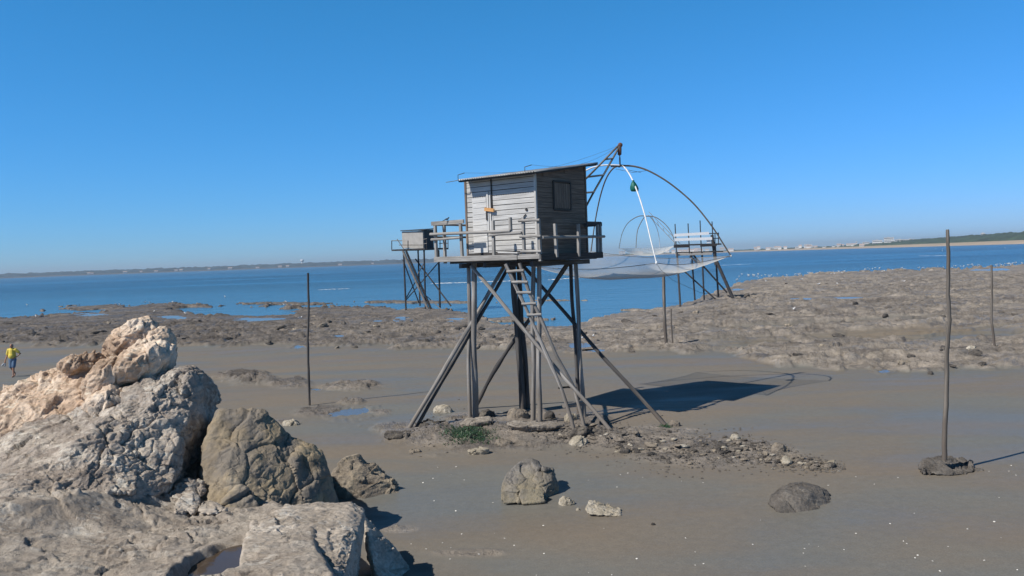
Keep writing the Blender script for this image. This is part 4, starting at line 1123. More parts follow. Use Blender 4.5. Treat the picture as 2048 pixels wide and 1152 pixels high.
# ------------------------------------------------------------------ lone poles
def pole(label, top, bends, base, d, r0, r1, cat='pole', name='mooring_pole', mat='pole'):
    v = [P(top[0], top[1], d)] + [P(x, y, d) for x, y in bends] + [P(base[0], base[1] + 3, d)]
    w = []
    for a, b_ in zip(v[:-1], v[1:]): w += [a.lerp(b_, i / 4) for i in range(4)]
    w.append(v[-1]); n_ = len(w)
    for i in range(1, n_ - 1): w[i] = w[i] + Vector((math.sin(i * 2.1 + d), 0, 0)) * .005
    mb = MB(); mb.tube(w, [r0 + (r1 - r0) * i / n_ for i in range(n_)], 10, 0, 0, int(d * 10), .07)
    return tag(mb.build(name, M[mat]), label, cat)
pole('tall bent wooden pole standing on a dark rock at the right', (1895, 459), [(1897, 520), (1896, 590), (1899, 640), (1894, 700), (1893, 790), (1889, 870)], (1889, 917), 19.95, .038, .058)
pole('slim dark pole standing in a low muddy rock between the big rocks and the hut', (616, 546), [(617.5, 620), (615.5, 680), (617, 740), (618.5, 790)], (619, 815), 32.6, .04, .052, mat='pile_dark')
pole('short bent grey pole far right behind the tall pole', (1983, 530), [(1984, 580), (1983, 640), (1988, 680)], (1990, 700), 41.5, .045, .062)
pole('grey pole with dark foot in the reef right of the nearest hut', (1327, 545), [(1328, 600), (1329.5, 650)], (1333, 690), 48.5, .085, .095)
pole('thin stake standing close beside the grey dark footed pole', (1342, 618), [(1343, 655)], (1346, 690), 48.6, .04, .04)

# ------------------------------------------------------------------ rocks
def rock(name, label, hulls, mat, voxel=.03, smooth=5, a=(.10, .06, .05, .03), f=(.7, 1.3, 3.0, 7.0), streak=None, seed=1, cat='rock', group=None, crack=.05, chip=None):
    me = evaluated(hulls_mesh(hulls), [('REMESH', dict(mode='VOXEL', voxel_size=voxel)), ('SMOOTH', dict(factor=.5, iterations=smooth))])
    co, no = co_no(me)
    w = co + .25 * np.stack([fbm(co * 1.1, seed + 80, 3), fbm(co * 1.1, seed + 90, 3), fbm(co * 1.1, seed + 95, 3)], 1)
    d = a[0] * fbm(co * f[0], seed, 3)
    cm = sstep((fbm(co * .9 * f[0], seed + 60, 3) + .06) / .18)
    g1, g2, fac = worley(w * f[1], seed + 7)
    d += a[1] * fac - crack * cm * np.exp(-(g2 - g1) / .035)
    cm2 = sstep((fbm(co * 1.2 * f[0] + 5, seed + 61, 3) + .06) / .22)
    w2 = co + .06 * np.stack([fbm(co * 4, seed + 81, 3), fbm(co * 4, seed + 91, 3), fbm(co * 4, seed + 96, 3)], 1)
    g1, g2, fac = worley(w2 * f[2] * np.array([1, 1, 1.35]), seed + 17)
    d += a[2] * fac * (.35 + .9 * cm2) - crack * .4 * cm * np.exp(-(g2 - g1) / .08)
    g1, g2, fac = worley(w2 * f[2] * 2.6, seed + 27)
    d += a[2] * .42 * fac * (.2 + cm2)
    d += a[3] * fbm(co * f[3], seed + 3, 4)
    if chip:                                  # (direction, cells per metre along and across, amplitude)
        u = Vector(chip[0]).normalized(); e1 = u.orthogonal().normalized(); e2 = u.cross(e1)
        B = np.array([u, e1, e2])
        q = (w2 @ B.T) * np.array([chip[1], chip[2], chip[2]])
        pm = sstep((fbm(co * 1.0 + 9, seed + 66, 4) + .12) / .25)
        g1, g2, fac = worley(q, seed + 47)
        d += chip[3] * (fac * 1.25 - .30 * np.exp(-(g2 - g1) / .04)) * (.15 + pm)
        g1, g2, fac = worley(q * 2.3 + 5, seed + 57)
        d += chip[3] * .42 * (fac * 1.2 - .2 * np.exp(-(g2 - g1) / .06)) * (.25 + pm)
    if streak:                                # (direction, frequency across, amplitude)
        u = Vector(streak[0]).normalized(); u = np.array(u)
        al = (w @ u)[:, None] * u
        q = (w - al) * streak[1] + al * streak[1] * .22
        r = ridged(q, seed + 40, 4)
        d += streak[2] * r
    co = co + no * d[:, None]
    c = (co.min(0) + co.max(0)) / 2; c[2] = co[:, 2].min()
    me.vertices.foreach_set('co', (co - c).astype(np.float32).ravel())
    me.polygons.foreach_set('use_smooth', np.ones(len(me.polygons), bool))
    me.update()
    o = link(name, me, mat); o.location = c
    return tag(o, label, cat, group)
def pts(*l, s=0.0): return [P(q[0], q[1], q[2] + s) for q in l]
def blob(px, py, d, a, b, c, ang):              # an ellipsoid of rock, its long axis turned by ang in the view plane
    o = P(px, py, d); t_ = math.radians(ang); e1 = RT * math.cos(t_) + UP * math.sin(t_); e2 = UP * math.cos(t_) - RT * math.sin(t_)
    r = []
    for i in range(70):
        z_ = 1 - 2 * (i + .5) / 70; q_ = math.sqrt(1 - z_ * z_); f_ = i * 2.399963
        pw = lambda v: math.copysign(abs(v) ** .8, v)
        r.append(o + e1 * (a * pw(q_ * math.cos(f_))) + e2 * (b * pw(q_ * math.sin(f_))) + fwd * (c * z_))
    return r
NEARG = 'big rocks of the near outcrop'
# tan ridge with the leaning top blocks
rock('rock', 'tall tan ridge of limestone with leaning top blocks, behind the grey slab', [
    pts((-200, 930, 16), (0, 800, 17.4), (60, 757, 17.8), (110, 740, 18), (190, 730, 18.2), (225, 705, 18.3), (240, 745, 17.7), (232, 800, 17.2), (180, 850, 16.9), (60, 900, 16.4), (0, 930, 16.2), (-200, 1080, 15),
        (-200, 900, 19), (0, 800, 19.6), (100, 750, 20), (220, 720, 20), (260, 800, 20), (100, 950, 20), (-200, 1100, 19)),
    blob(266, 683, 18.9, .64, .36, .62, 38), blob(322, 691, 18.8, .35, .26, .5, 100),
    blob(281, 732, 17.8, .72, .36, .8, 28), blob(290, 716, 18.4, .5, .35, .7, 40), blob(214, 765, 17.4, .55, .33, .6, 62), blob(205, 815, 16.9, .45, .30, .5, 40),
    pts((235, 765, 18.9), (330, 735, 19.0), (345, 748, 19.0), (340, 800, 18.9), (240, 850, 18.7), (340, 745, 20), (250, 790, 20), (340, 850, 20)),
    blob(156, 728, 17.9, .34, .19, .4, 22), blob(188, 722, 18.0, .14, .2, .3, 60),
], M['rock_tan'], .018, 2, (.05, .05, .02, .014), (.8, 1.2, 3.6, 9), ((.50, .1, .86), 4.2, .085), 3, group=NEARG, crack=.07, chip=((.55, .1, .83), 1.2, 5.5, .05))
o = rock('stone', 'small round stone perched on the back edge of the tan ridge', [pts((178, 712, 18.4), (187, 702, 18.5), (197, 704, 18.5), (200, 714, 18.4), (182, 722, 18.4), (188, 704, 18.8), (198, 716, 18.8))], M['rock_tan'], .02, 4, (.02, .03, .02, .01), seed=5, cat='stone', crack=.01)
# big grey slab
rock('rock', 'big grey slab of rough limestone with a black shaded overhang on its right side', [
    pts((-250, 1200, 11.2), (0, 1120, 12.2), (110, 1065, 13.1), (235, 1022, 13.9), (320, 985, 14.8), (350, 948, 15.4), (352, 885, 16.0), (385, 805, 16.9), (378, 762, 17.3),
        (-250, 1000, 14.6), (0, 885, 16.0), (100, 840, 16.5), (200, 803, 16.9), (300, 752, 17.3), (352, 737, 17.5), (375, 734, 17.6),
        (405, 742, 18.0), (430, 770, 18.3), (438, 800, 18.4), (425, 835, 18.4), (392, 960, 18.3), (352, 985, 15.6),
        (-250, 1000, 17), (200, 830, 19), (400, 760, 19), (400, 960, 19.2), (0, 1000, 18.5)),
    pts((355, 755, 17.1), (378, 738, 17.3), (412, 742, 17.7), (434, 770, 18.1), (440, 802, 18.2), (420, 825, 18.0), (392, 800, 17.0), (362, 785, 16.8), (420, 760, 19), (440, 800, 19), (400, 830, 19)),
    pts((232, 872, 15.9), (300, 838, 16.4), (350, 846, 16.2), (357, 880, 15.8), (338, 930, 15.2), (262, 930, 15.2), (300, 880, 17), (350, 900, 17)),
    pts((188, 955, 14.4), (240, 935, 14.7), (275, 950, 14.6), (268, 985, 14.2), (215, 985, 14.0), (240, 960, 15.8)),
    pts((105, 945, 14.3), (150, 938, 14.5), (155, 965, 14.1), (120, 985, 13.8), (140, 960, 15.6)),
    pts((300, 935, 15.0), (330, 920, 15.4), (350, 930, 15.4), (345, 965, 15.0), (305, 975, 14.8), (330, 940, 16.4)),
], M['rock_grey'], .016, 2, (.12, .06, .022, .018), (.8, .9, 3.0, 10), ((.66, .2, .72), 2.6, .06), 8, group=NEARG, crack=.10, chip=((.62, .25, .74), 1.5, 4.6, .030))
# ochre humped rock
rock('rock', 'humped ochre and grey mud coated rock between the grey slab and the open sand', [
    pts((402, 1005, 15.3), (470, 1040, 15.0), (545, 1040, 15.2), (600, 1030, 15.8), (640, 1020, 16.4), (400, 945, 15.8), (415, 880, 16.2), (428, 850, 16.4), (440, 825, 16.6), (482, 819, 16.8), (520, 835, 16.9), (550, 856, 17.0), (590, 886, 17.1), (608, 900, 17.0),
        (445, 835, 18), (560, 870, 18.4), (640, 960, 18.4), (410, 960, 17.8)),
    pts((585, 925, 16.4), (600, 906, 16.7), (622, 898, 16.9), (640, 918, 17.1), (655, 950, 17.1), (668, 992, 16.9), (664, 1030, 16.5), (605, 1030, 15.8), (620, 906, 18), (660, 960, 18), (665, 1030, 18)),
    pts((452, 1005, 14.9), (480, 975, 15.2), (508, 988, 15.1), (540, 1040, 14.9), (470, 1045, 14.6), (500, 990, 16)),
], M['rock_ochre'], .017, 4, (.18, .07, .012, .018), (.9, .8, 3.0, 8), ((.3, .2, .9), 1.5, .07), 21, group=NEARG, crack=.05, chip=((.4, .2, .9), 1.0, 2.6, .014))
# block in front
V = Vector
rock('rock', 'near flat topped pale block with a deep black shaded right face', [
    pts((505, 1048, 13.1), (560, 1018, 13.8), (640, 1004, 14.3), (705, 1003, 14.5), (727, 1016, 14.5), (706, 1068, 13.2), (674, 1108, 12.3), (664, 1160, 11.3), (655, 1280, 9.8),
        (465, 1165, 11.0), (485, 1105, 12.1), (430, 1330, 9), (440, 1500, 8.8), (640, 1480, 9.2)) + [V((-2.75, 9.6, -.1)), V((-2.85, 12, -.1)), V((-2.8, 14.2, -.1)), V((-3.9, 14.4, -.1)), V((-3.6, 10, -.1))],
    pts((726, 1030, 15.0), (745, 1046, 15.5), (768, 1084, 15.6), (784, 1108, 15.4), (801, 1152, 14.9), (808, 1192, 14.4), (752, 1195, 14.0), (735, 1110, 14.7), (728, 1060, 14.9)) + [V((-2.6, 15.6, -.1)), V((-1.95, 14.9, -.1)), V((-2.3, 13.6, -.1))],
], M['rock_block'], .016, 2, (.06, .03, .012, .015), (.8, 1.0, 4.2, 12), ((.72, .66, .2), 6.0, .03), 31, group=NEARG, crack=.05, chip=((.72, .66, .1), 2.0, 8.0, .018))
# boulder on the sand beside the ochre rock
rock('boulder', 'muddy folded boulder lying on the sand just right of the ochre rock', [
    pts((656, 960, 19.8), (662, 990, 19.5), (690, 1000, 19.4), (740, 996, 19.5), (800, 990, 19.9), (665, 940, 20.2), (690, 922, 20.4), (715, 914, 20.6), (722, 925, 20.3), (690, 985, 19.4), (720, 930, 21.4), (660, 990, 21.2)),
    pts((700, 950, 20), (730, 928, 20.4), (748, 930, 20.5), (775, 950, 20.6), (790, 968, 20.5), (802, 988, 20.1), (740, 996, 19.6), (690, 995, 19.5), (760, 945, 21.3), (800, 985, 21.2)),
    pts((716, 985, 19.4), (760, 958, 19.8), (785, 960, 20), (800, 990, 19.8), (730, 1000, 19.4), (780, 975, 20.5)),
], M['rock_small'], .02, 3, (.05, .07, .022, .010), (1.2, 2.0, 5, 12), ((.8, .2, .55), 3.4, .05), 43, 'boulder', crack=.04)
rock('boulder', 'upright grey boulder with yellow lower face standing alone on the sand below the hut', [
    pts((1003, 1000, 19.3), (1002, 970, 19.6), (1012, 945, 19.9), (1035, 925, 20.1), (1060, 918, 20.2), (1080, 925, 20.2), (1095, 950, 20.0), (1092, 1004, 19.3), (1040, 1008, 19.2), (1060, 920, 21), (1090, 1000, 20.8), (1010, 1000, 20.8), s=-.65),
    pts((1085, 935, 19.9), (1104, 938, 20), (1110, 960, 20), (1116, 995, 19.9), (1095, 1003, 19.5), (1105, 940, 20.9), (1116, 998, 20.8), s=-.65),
    pts((1001, 985, 19.2), (1012, 966, 19.4), (1035, 972, 19.3), (1040, 1006, 19.1), (1008, 1008, 19.1), (1030, 985, 20), s=-.65),
    pts((1036, 980, 19.2), (1088, 976, 19.3), (1092, 1004, 19.1), (1045, 1008, 19.05), (1060, 985, 20), s=-.65),
], M['rock_two'], .018, 3, (.05, .06, .018, .010), (1.2, 2.0, 5, 12), None, 53, 'boulder', crack=.035)
rock('boulder', 'low rounded grey boulder lying alone on the sand at the lower right', [
    pts((1539, 1012, 17.6), (1541, 992, 17.9), (1556, 976, 18.2), (1580, 969, 18.4), (1605, 967, 18.5), (1634, 973, 18.5), (1655, 986, 18.4), (1675, 1006, 18.1), (1674, 1020, 17.8), (1640, 1026, 17.4), (1600, 1030, 17.25), (1555, 1026, 17.25), (1570, 985, 17.7), (1620, 990, 17.7), (1600, 972, 19.2), (1670, 1008, 19.0), (1545, 996, 19.0)),
], M['rock_mid'], .016, 4, (.05, .03, .012, .010), (1.2, 2.0, 5, 12), ((.7, .3, -.2), 4, .05), 63, 'boulder', crack=.03)
rock('boulder', 'dark flat barnacled rock under the tall bent pole', [
    pts((1838, 940, 19.8), (1850, 922, 20.3), (1880, 913, 20.6), (1915, 915, 20.6), (1945, 930, 20.4), (1966, 946, 19.9), (1930, 950, 19.6), (1880, 950, 19.6), (1845, 945, 19.7), (1850, 925, 21.1), (1940, 930, 21.1)),
], M['rock_mid'], .018, 2, (.05, .09, .03, .015), (1.5, 2.5, 5.5, 12), None, 73, 'boulder', crack=.05)
def lump(label, px0, px1, py0, py1, mat, seed, name='stone', cat='stone', vox=.014, thick=1.0, sink=.03, group=None, amp=1.0):
    b = G(0.5 * (px0 + px1), py1, 0.0); d = b.y
    z0 = ground_z(b.x, b.y + .1)
    if abs(z0) > .02: b = G(0.5 * (px0 + px1), py1, z0); d = b.y
    w = (px1 - px0) * d / F_PX; hgt = max(.05, (py1 - py0) * d / F_PX - .10 * w * .2)
    hgt *= .85
    rnd = random.Random(seed); hull = []
    for k in range(26):
        t_ = rnd.uniform(0, 2 * math.pi); e = rnd.uniform(0, 1)
        q = math.sqrt(max(0, 1 - e * e)) ** .7
        hull.append(Vector((b.x + w / 2 * q * math.cos(t_) * rnd.uniform(.85, 1.05), b.y + w * .35 * thick + w * .35 * thick * q * math.sin(t_), z0 - sink + (hgt + sink) * e)))
    for t_ in np.linspace(0, 6.28, 9): hull.append(Vector((b.x + w / 2 * math.cos(t_), b.y + w * .35 * thick * (1 + math.sin(t_)), z0 - sink - .02)))
    s_ = min(1.0, w) * amp
    return rock(name, label, [hull], M[mat], max(vox, w / 70), 3, (.03 * s_, .08 * s_, .025 * s_, .012 * s_), (2 / max(w, .2), 2.2 / max(w, .2), 5 / max(w, .2), 14 / max(w, .2)), None, seed, cat, group, .02 * s_)
def plate(label, px0, px1, py0, py1, mat, seed, th=.13, tilt=.0):
    b = G(.5 * (px0 + px1), py1, 0.1); z0 = ground_z(b.x, b.y + .25); b = G(.5 * (px0 + px1), py1, z0 + .02); d = b.y
    w = (px1 - px0) * d / F_PX / 2; dp = max(.18, ((py1 - py0) * d / F_PX - th) * d / 5.4 * .5)
    rnd = random.Random(seed); hull = []
    for k in range(15):
        a_ = 2 * math.pi * k / 15; r_ = rnd.uniform(.82, 1.05)
        x_, y_ = w * r_ * math.cos(a_), dp * (1 + r_ * math.sin(a_)); zt_ = tilt * x_
        hull += [V((b.x + x_ * .95, b.y + y_, z0 + th + zt_ + rnd.uniform(-.02, .03))), V((b.x + x_, b.y + y_, z0 + th * .55 + zt_)), V((b.x + x_ * .72, b.y + dp + (y_ - dp) * .7, z0 - .05))]
    return rock('stone', label, [hull], M[mat], .014, 2, (.02, .03, .015, .01), (1.5, 2.5, 6, 14), None, seed, 'stone', None, .02)
lump('small white pyramid of stone between the upright boulder and the pale slab', 1117, 1152, 993, 1012, 'rock_pale', 81)
lump('tiny white pebble beside the white pyramid stone', 1151, 1162, 1015, 1021, 'rock_pale', 84)
rock('stone', 'pale oblong slab lying tilted on the sand right of the white pyramid stone', [pts((1171, 1020, 18.75), (1176, 1003, 19.05), (1190, 1004, 19.15), (1240, 1016, 19.0), (1243, 1030, 18.7), (1236, 1034, 18.55), (1195, 1030, 18.6), (1175, 1028, 18.65), (1190, 1006, 19.5), (1240, 1022, 19.4), s=-1.2)], M['rock_pale'], .014, 3, (.02, .04, .025, .012), (2, 3.5, 8, 16), None, 85, 'stone', crack=.015)
lump('little dark pebble on the sand right of the pale oblong slab', 1301, 1313, 1043, 1050, 'rock_dark', 86)
plate('dark undercut slab near the left brace of the nearest hut', 758, 822, 858, 882, 'rock_dark', 87)
plate('flat pale stone lying alone on the sand between dark slab and upright boulder', 930, 980, 899, 909, 'rock_pale', 88)
lump('low grey stone half sunk in the sand left of the flat pale stone', 815, 842, 896, 905, 'rock_small', 89)
lump('pale stone on the sand left of the front left pile of the hut', 863, 906, 808, 826, 'rock_pale', 90)
plate('dark edged flat slab at the foot of the left pair of piles', 918, 990, 832, 855, 'rock_pale2', 91, .15, .05)
lump('dark slab behind the foot of the left pair of piles', 956, 990, 818, 832, 'rock_dark', 92)
plate('long thin slab under the front pair of piles', 1012, 1132, 838, 861, 'rock_pale2', 93, .15, -.06)
lump('grey stone behind the dark middle piles', 1012, 1060, 815, 838, 'rock_small', 94)
lump('yellowish stone caught between the ladder feet', 1128, 1158, 820, 842, 'rock_pale', 95)
lump('dark stone right of the long thin slab', 1088, 1112, 820, 838, 'rock_dark', 96)
lump('dark humped stone at the foot of the ladder', 1140, 1192, 852, 876, 'rock_dark', 97)
lump('pale crumbled stone in front of the ladder foot', 1138, 1180, 872, 892, 'rock_pale', 98)
lump('brown stone beside the green foot of the right brace', 1336, 1363, 838, 853, 'rock_small', 99)
lump('orange brown stone lying apart behind the stone field', 1462, 1488, 866, 880, 'rock_pale', 100)
lump('two toned stone near the far end of the stone field', 1546, 1580, 884, 904, 'rock_small', 101)
lump('flat white stone at the far tip of the stone field', 1655, 1680, 921, 929, 'rock_pale', 102)
lump('pale stone half buried left of the seaweed', 985, 1030, 878, 892, 'rock_small', 103)
lump('pale stone at the edge of the reef behind the right pole', 1936, 1958, 690, 698, 'rock_pale', 104)
lump('small pale mound of stone left of the slim dark pole', 562, 598, 838, 851, 'rock_pale', 105)
lump('broken stone beside the left brace foot', 832, 866, 842, 858, 'rock_dark', 106)
lump('grey stone right of the ladder foot', 1196, 1222, 838, 850, 'rock_dark', 107)

# ------------------------------------------------------------------ rock shelf in front of the big rocks
sx_ = np.linspace(-11, 0.2, 620); sy_ = np.linspace(3.2, 17.6, 560)
SX, SY = np.meshgrid(sx_, sy_)
x, y = SX.ravel(), SY.ravel()
base = 1.22 + np.maximum(0, 13.2 - y) * .10 + .10 * np.maximum(0, -x - 5.5) - .10 * np.maximum(0, y - 14)
lx = np.interp(y, [9, 11.2, 13.1, 14.2, 15.6], [-10.5, -8.5, -7.05, -6.5, -6.15])
base = base + .42 * np.exp(-np.maximum(0, x - lx + .3) / .55) * sstep((16 - y) / 1.5)
p3 = np.stack([x, y, np.zeros_like(x)], 1)
w3 = p3 + .3 * np.stack([fbm(p3 * 1.2, 3, 3), fbm(p3 * 1.2, 4, 3), 0 * x], 1)
g1, g2, fc = worley(w3 * np.array([.9, 1.1, 1]), 61); h1, h2, fc2 = worley(w3 * np.array([3.2, 3.6, 1]), 71)
cmk = sstep((fbm(p3 * .9, 77, 3) + .05) / .2); k1, k2, fc3 = worley(w3 * np.array([5.5, 9, 1]), 73)
hgt = base + .11 * fbm(p3 * .7, 6, 4) + .05 * fc + .02 * fc2 - .03 * cmk * np.exp(-(g2 - g1) / .06) - .012 * cmk * np.exp(-(h2 - h1) / .1) + .035 * fbm(p3 * 4, 8, 4) + .03 * fc3 * (.2 + cmk) + .02 * ridged(np.stack([x * 3 + y * 1.5, y * 7 - x * 3, 0 * x], 1), 9, 3)
# the small pool and its lip
pc = G(440, 1136, 1.24)
def shelf_drop(x, y):
    ex = np.interp(y, [3, 8, 10.5, 12, 13.5, 15, 16, 17.6], [-1.0, -1.6, -2.6, -3.2, -3.6, -4.2, -5.2, -7.0])
    return sstep((x - ex - .2) / .9)
e = np.sqrt(((x - pc.x) / .42) ** 2 + ((y - pc.y) / .95) ** 2) + .22 * fbm(p3 * 2.2, 12, 3)
PZ = 1.24
k = sstep((1.25 - e) / .35)
hgt = np.where(e < 1.5, np.maximum(hgt, PZ + .05 * sstep((e - 1) / .3)), hgt)
hgt = hgt * (1 - k) + (PZ - .07) * k
dr = np.maximum(shelf_drop(x, y), sstep((y - 16.2) / 1.2))
hgt = hgt * (1 - dr) + (-.6) * dr
tag(link('rock_shelf', grid_mesh('rock_shelf', SX, SY, hgt.reshape(SX.shape)), M['rock_shelf']), kind='structure')
mb = MB(); n_ = 40
mb.add([(pc.x + .56 * math.cos(2 * math.pi * k / n_), pc.y + 1.15 * math.sin(2 * math.pi * k / n_), PZ - .02) for k in range(n_)], [list(range(n_))])
M['rockpool'] = watermat('brown rock pool water', (0.075, 0.055, 0.04), 0.04, 0.05, (3, 4, 1), True)
tag(mb.build('rock_pool_water', M['rockpool']), kind='structure')
def shelf_z(px, py): return P(px, py, 14.0)
rock('stone', 'cracked grey lump at the inner edge of the rock shelf', [pts((335, 985, 15.0), (352, 965, 15.3), (378, 958, 15.4), (402, 966, 15.5), (412, 985, 15.3), (390, 1010, 14.8), (345, 1005, 14.8), (380, 960, 16), (410, 985, 16), (340, 990, 15.8))], M['rock_grey'], .018, 3, (.03, .06, .035, .015), (1.5, 2.4, 6, 14), None, 111, 'stone', crack=.03)
rock('stone', 'pale grey angular lump in front of the cracked grey lump', [pts((345, 1015, 14.3), (362, 990, 14.7), (385, 983, 14.9), (400, 992, 14.9), (402, 1015, 14.6), (388, 1028, 14.3), (350, 1028, 14.1), (385, 990, 15.4), (360, 1020, 15.2))], M['rock_block'], .016, 2, (.02, .05, .03, .012), (1.5, 2.4, 6, 14), None, 113, 'stone', crack=.02)
rock('stone', 'small round pale lump right of the angular lump on the shelf', [pts((392, 1022, 14.3), (405, 1005, 14.6), (425, 1003, 14.7), (446, 1012, 14.7), (452, 1022, 14.5), (430, 1030, 14.2), (400, 1028, 14.2), (425, 1008, 15.1))], M['rock_block'], .016, 3, (.02, .04, .03, .012), (1.5, 2.8, 7, 14), None, 115, 'stone', crack=.02)

# ------------------------------------------------------------------ stone field, gravel, shells
def pebble_mesh(seed, flat):
    bm = bmesh.new(); bmesh.ops.create_icosphere(bm, subdivisions=3, radius=1.0)
    me = bpy.data.meshes.new('stone'); bm.to_mesh(me); bm.free()
    co, no = co_no(me)
    g1, g2, fc = worley(co * .9 + seed, seed)
    co = co * (1 + .38 * fc + .10 * fbm(co * 1.5 + seed, seed, 3))[:, None]
    co[:, 2] *= flat; co[:, 1] *= .75
    me.vertices.foreach_set('co', co.astype(np.float32).ravel()); me.update()
    return me
PROTO = []
for i, (fl, mt) in enumerate([(.45, 'rock_small'), (.35, 'rock_small'), (.6, 'rock_dark'), (.4, 'rock_dark'), (.4, 'rock_pale'), (.5, 'rock_small'), (.3, 'rock_dark')]):
    me = pebble_mesh(i + 3, fl); me.materials.append(M[mt]); PROTO.append(me)
rnd = random.Random(9)
sp = []
while len(sp) < 270:
    u = rnd.random(); x = 1110 + 560 * u ** .85
    yc = 872 + 50 * ((x - 1110) / 560) + 6 * math.sin(x / 50)
    hw = np.interp(x, [1080, 1180, 1300, 1420, 1520, 1600, 1680], [14, 24, 34, 28, 24, 16, 5])
    y = yc + rnd.gauss(0, .5) * hw
    if abs(y - yc) > hw: continue
    sp.append((x, y))
gp = [G(x, y, .05) for x, y in sp]; gz = ground_many(gp)
for (x, y), g, z in zip(sp, gp, gz):
    pale = rnd.random()
    me = PROTO[4] if pale > .84 else rnd.choice([PROTO[0], PROTO[1], PROTO[2], PROTO[3], PROTO[5], PROTO[6]])
    o = bpy.data.objects.new('loose_stone', me); COL.objects.link(o)
    s_ = min(.18, .045 * math.exp(rnd.gauss(.3, .45)))
    o.scale = (s_ * rnd.uniform(.8, 1.5), s_, s_ * rnd.uniform(.7, 1.1)); o.rotation_euler = (rnd.uniform(-.3, .3), rnd.uniform(-.3, .3), rnd.uniform(0, 6.28))
    o.location = (g.x, g.y, z + s_ * .28)
    if me is PROTO[4]: tag(o, 'small pale flat stone lying in the field of loose stones right of the hut', 'stone', 'pale loose stones right of the hut')
    else: tag(o, 'small muddy brown stone lying in the field of loose stones right of the hut', 'stone', 'muddy loose stones right of the hut')
mb = MB(); cnt = 0
gpts = []
while len(gpts) < 2600:
    u = rnd.random()
    if u < .78:
        x = 1090 + 600 * rnd.random() ** .9; yc = 872 + 50 * ((x - 1110) / 560) + 6 * math.sin(x / 50); hw = np.interp(x, [1080, 1180, 1300, 1420, 1520, 1600, 1690], [20, 30, 40, 34, 28, 20, 7]); y = yc + rnd.gauss(0, .55) * hw
    else:
        x = rnd.uniform(820, 1260); y = 862 + rnd.gauss(0, 16)
    gpts.append(G(x, y, .05))
gz = ground_many(gpts)
for g, z in zip(gpts, gz):
    s_ = rnd.uniform(.014, .045)
    vs = [Vector((rnd.gauss(0, 1), rnd.gauss(0, 1), rnd.gauss(0, .6))).normalized() * s_ for _ in range(1)]
    a = rnd.uniform(0, 6.28); ca, sa = math.cos(a), math.sin(a)
    oc = [(1.3, 0, 0), (0, 1, 0), (-1.2, .1, 0), (.1, -.9, 0), (.2, .1, .6), (0, 0, -.6)]
    vs = [(g.x + s_ * (p[0] * ca - p[1] * sa) * rnd.uniform(.8, 1.2), g.y + s_ * (p[0] * sa + p[1] * ca), z + s_ * .2 + s_ * p[2]) for p in oc]
    mb.add(vs, [[0, 1, 4], [1, 2, 4], [2, 3, 4], [3, 0, 4], [1, 0, 5], [2, 1, 5], [3, 2, 5], [0, 3, 5]])
tag(mb.build('gravel', M['rock_mid']), kind='stuff')
bm = bmesh.new(); bmesh.ops.create_icosphere(bm, subdivisions=2, radius=1.0)
for v in bm.verts: v.co.z = max(v.co.z, -.1) * .4; v.co.x *= 1 + .25 * v.co.y
shell_me = bpy.data.meshes.new('seashell'); bm.to_mesh(shell_me); bm.free(); shell_me.materials.append(M['shell'])
sp = []
for i in range(75):
    x = rnd.uniform(820, 2040); y = rnd.uniform(930, 1150) if i < 85 else rnd.uniform(880, 1000)
    if math.hypot((x - 1605) / 75, (y - 1000) / 34) < 1 or math.hypot((x - 1055) / 62, (y - 965) / 50) < 1 or math.hypot((x - 1205) / 45, (y - 1018) / 22) < 1: continue
    sp.append(G(x, y, 0))
gz = ground_many(sp)
for g, z in zip(sp, gz):
    o = bpy.data.objects.new('seashell', shell_me); COL.objects.link(o)
    s_ = rnd.uniform(.008, .020) * (.8 + .02 * g.y)
    o.scale = (s_, s_ * rnd.uniform(.6, 1), s_); o.rotation_euler = (rnd.uniform(-.3, .3), rnd.uniform(-.3, .3), rnd.uniform(0, 6.28)); o.location = (g.x, g.y, z + .003)
    tag(o, 'tiny white shell lying on the open sand in the foreground', 'shell', 'white shells scattered over the foreground sand')

# ------------------------------------------------------------------ seaweed, ropes
m, t, b = nt('green seaweed')
v = noise(t, coords(t, (1, 1, 1)), 5, 4); r = ramp(t, [(.35, (.012, .035, .018)), (.7, (.05, .11, .045))]); t.links.new(v, r.inputs[0]); t.links.new(r.outputs[0], b.inputs['Base Color']); b.inputs['Roughness'].default_value = .5
M['weed'] = m
mb = MB(); wp = []
while len(wp) < 1500:
    x, y = rnd.gauss(938, 24), rnd.gauss(868, 8)
    if abs(x - 938) < 62 and abs(y - 868) < 20: wp.append(G(x, y, .1))
for _ in range(90): wp.append(G(rnd.gauss(1330, 5), rnd.gauss(848, 3), .1))
gz = ground_many(wp)
for g, z in zip(wp, gz):
    a = rnd.uniform(0, 6.28); L = rnd.uniform(.06, .2); w_ = rnd.uniform(.006, .014); c_, s_ = math.cos(a), math.sin(a); hh = rnd.uniform(.01, .09)
    p = [Vector((g.x, g.y, z)), Vector((g.x + c_ * L * .5, g.y + s_ * L * .5, z + hh)), Vector((g.x + c_ * L, g.y + s_ * L, z + hh * .3))]
    n_ = Vector((-s_, c_, 0)) * w_
    mb.add([p[0] - n_, p[0] + n_, p[1] - n_, p[1] + n_, p[2]], [[0, 1, 3, 2], [2, 3, 4]])
tag(mb.build('seaweed', M['weed']), kind='stuff')
def rope(label, path, r):
    q = []
    for a, b_ in zip(path[:-1], path[1:]):
        for i in range(14): q.append(G(a[0] + (b_[0] - a[0]) * i / 14, a[1] + (b_[1] - a[1]) * i / 14 + rnd.uniform(-.6, .6), 0))
    gz = ground_many(q); mb = MB(); mb.tube([(g.x, g.y, z + r * .6) for g, z in zip(q, gz)], r, 6)
    return tag(mb.build('rope', M['rope']), label, 'rope')
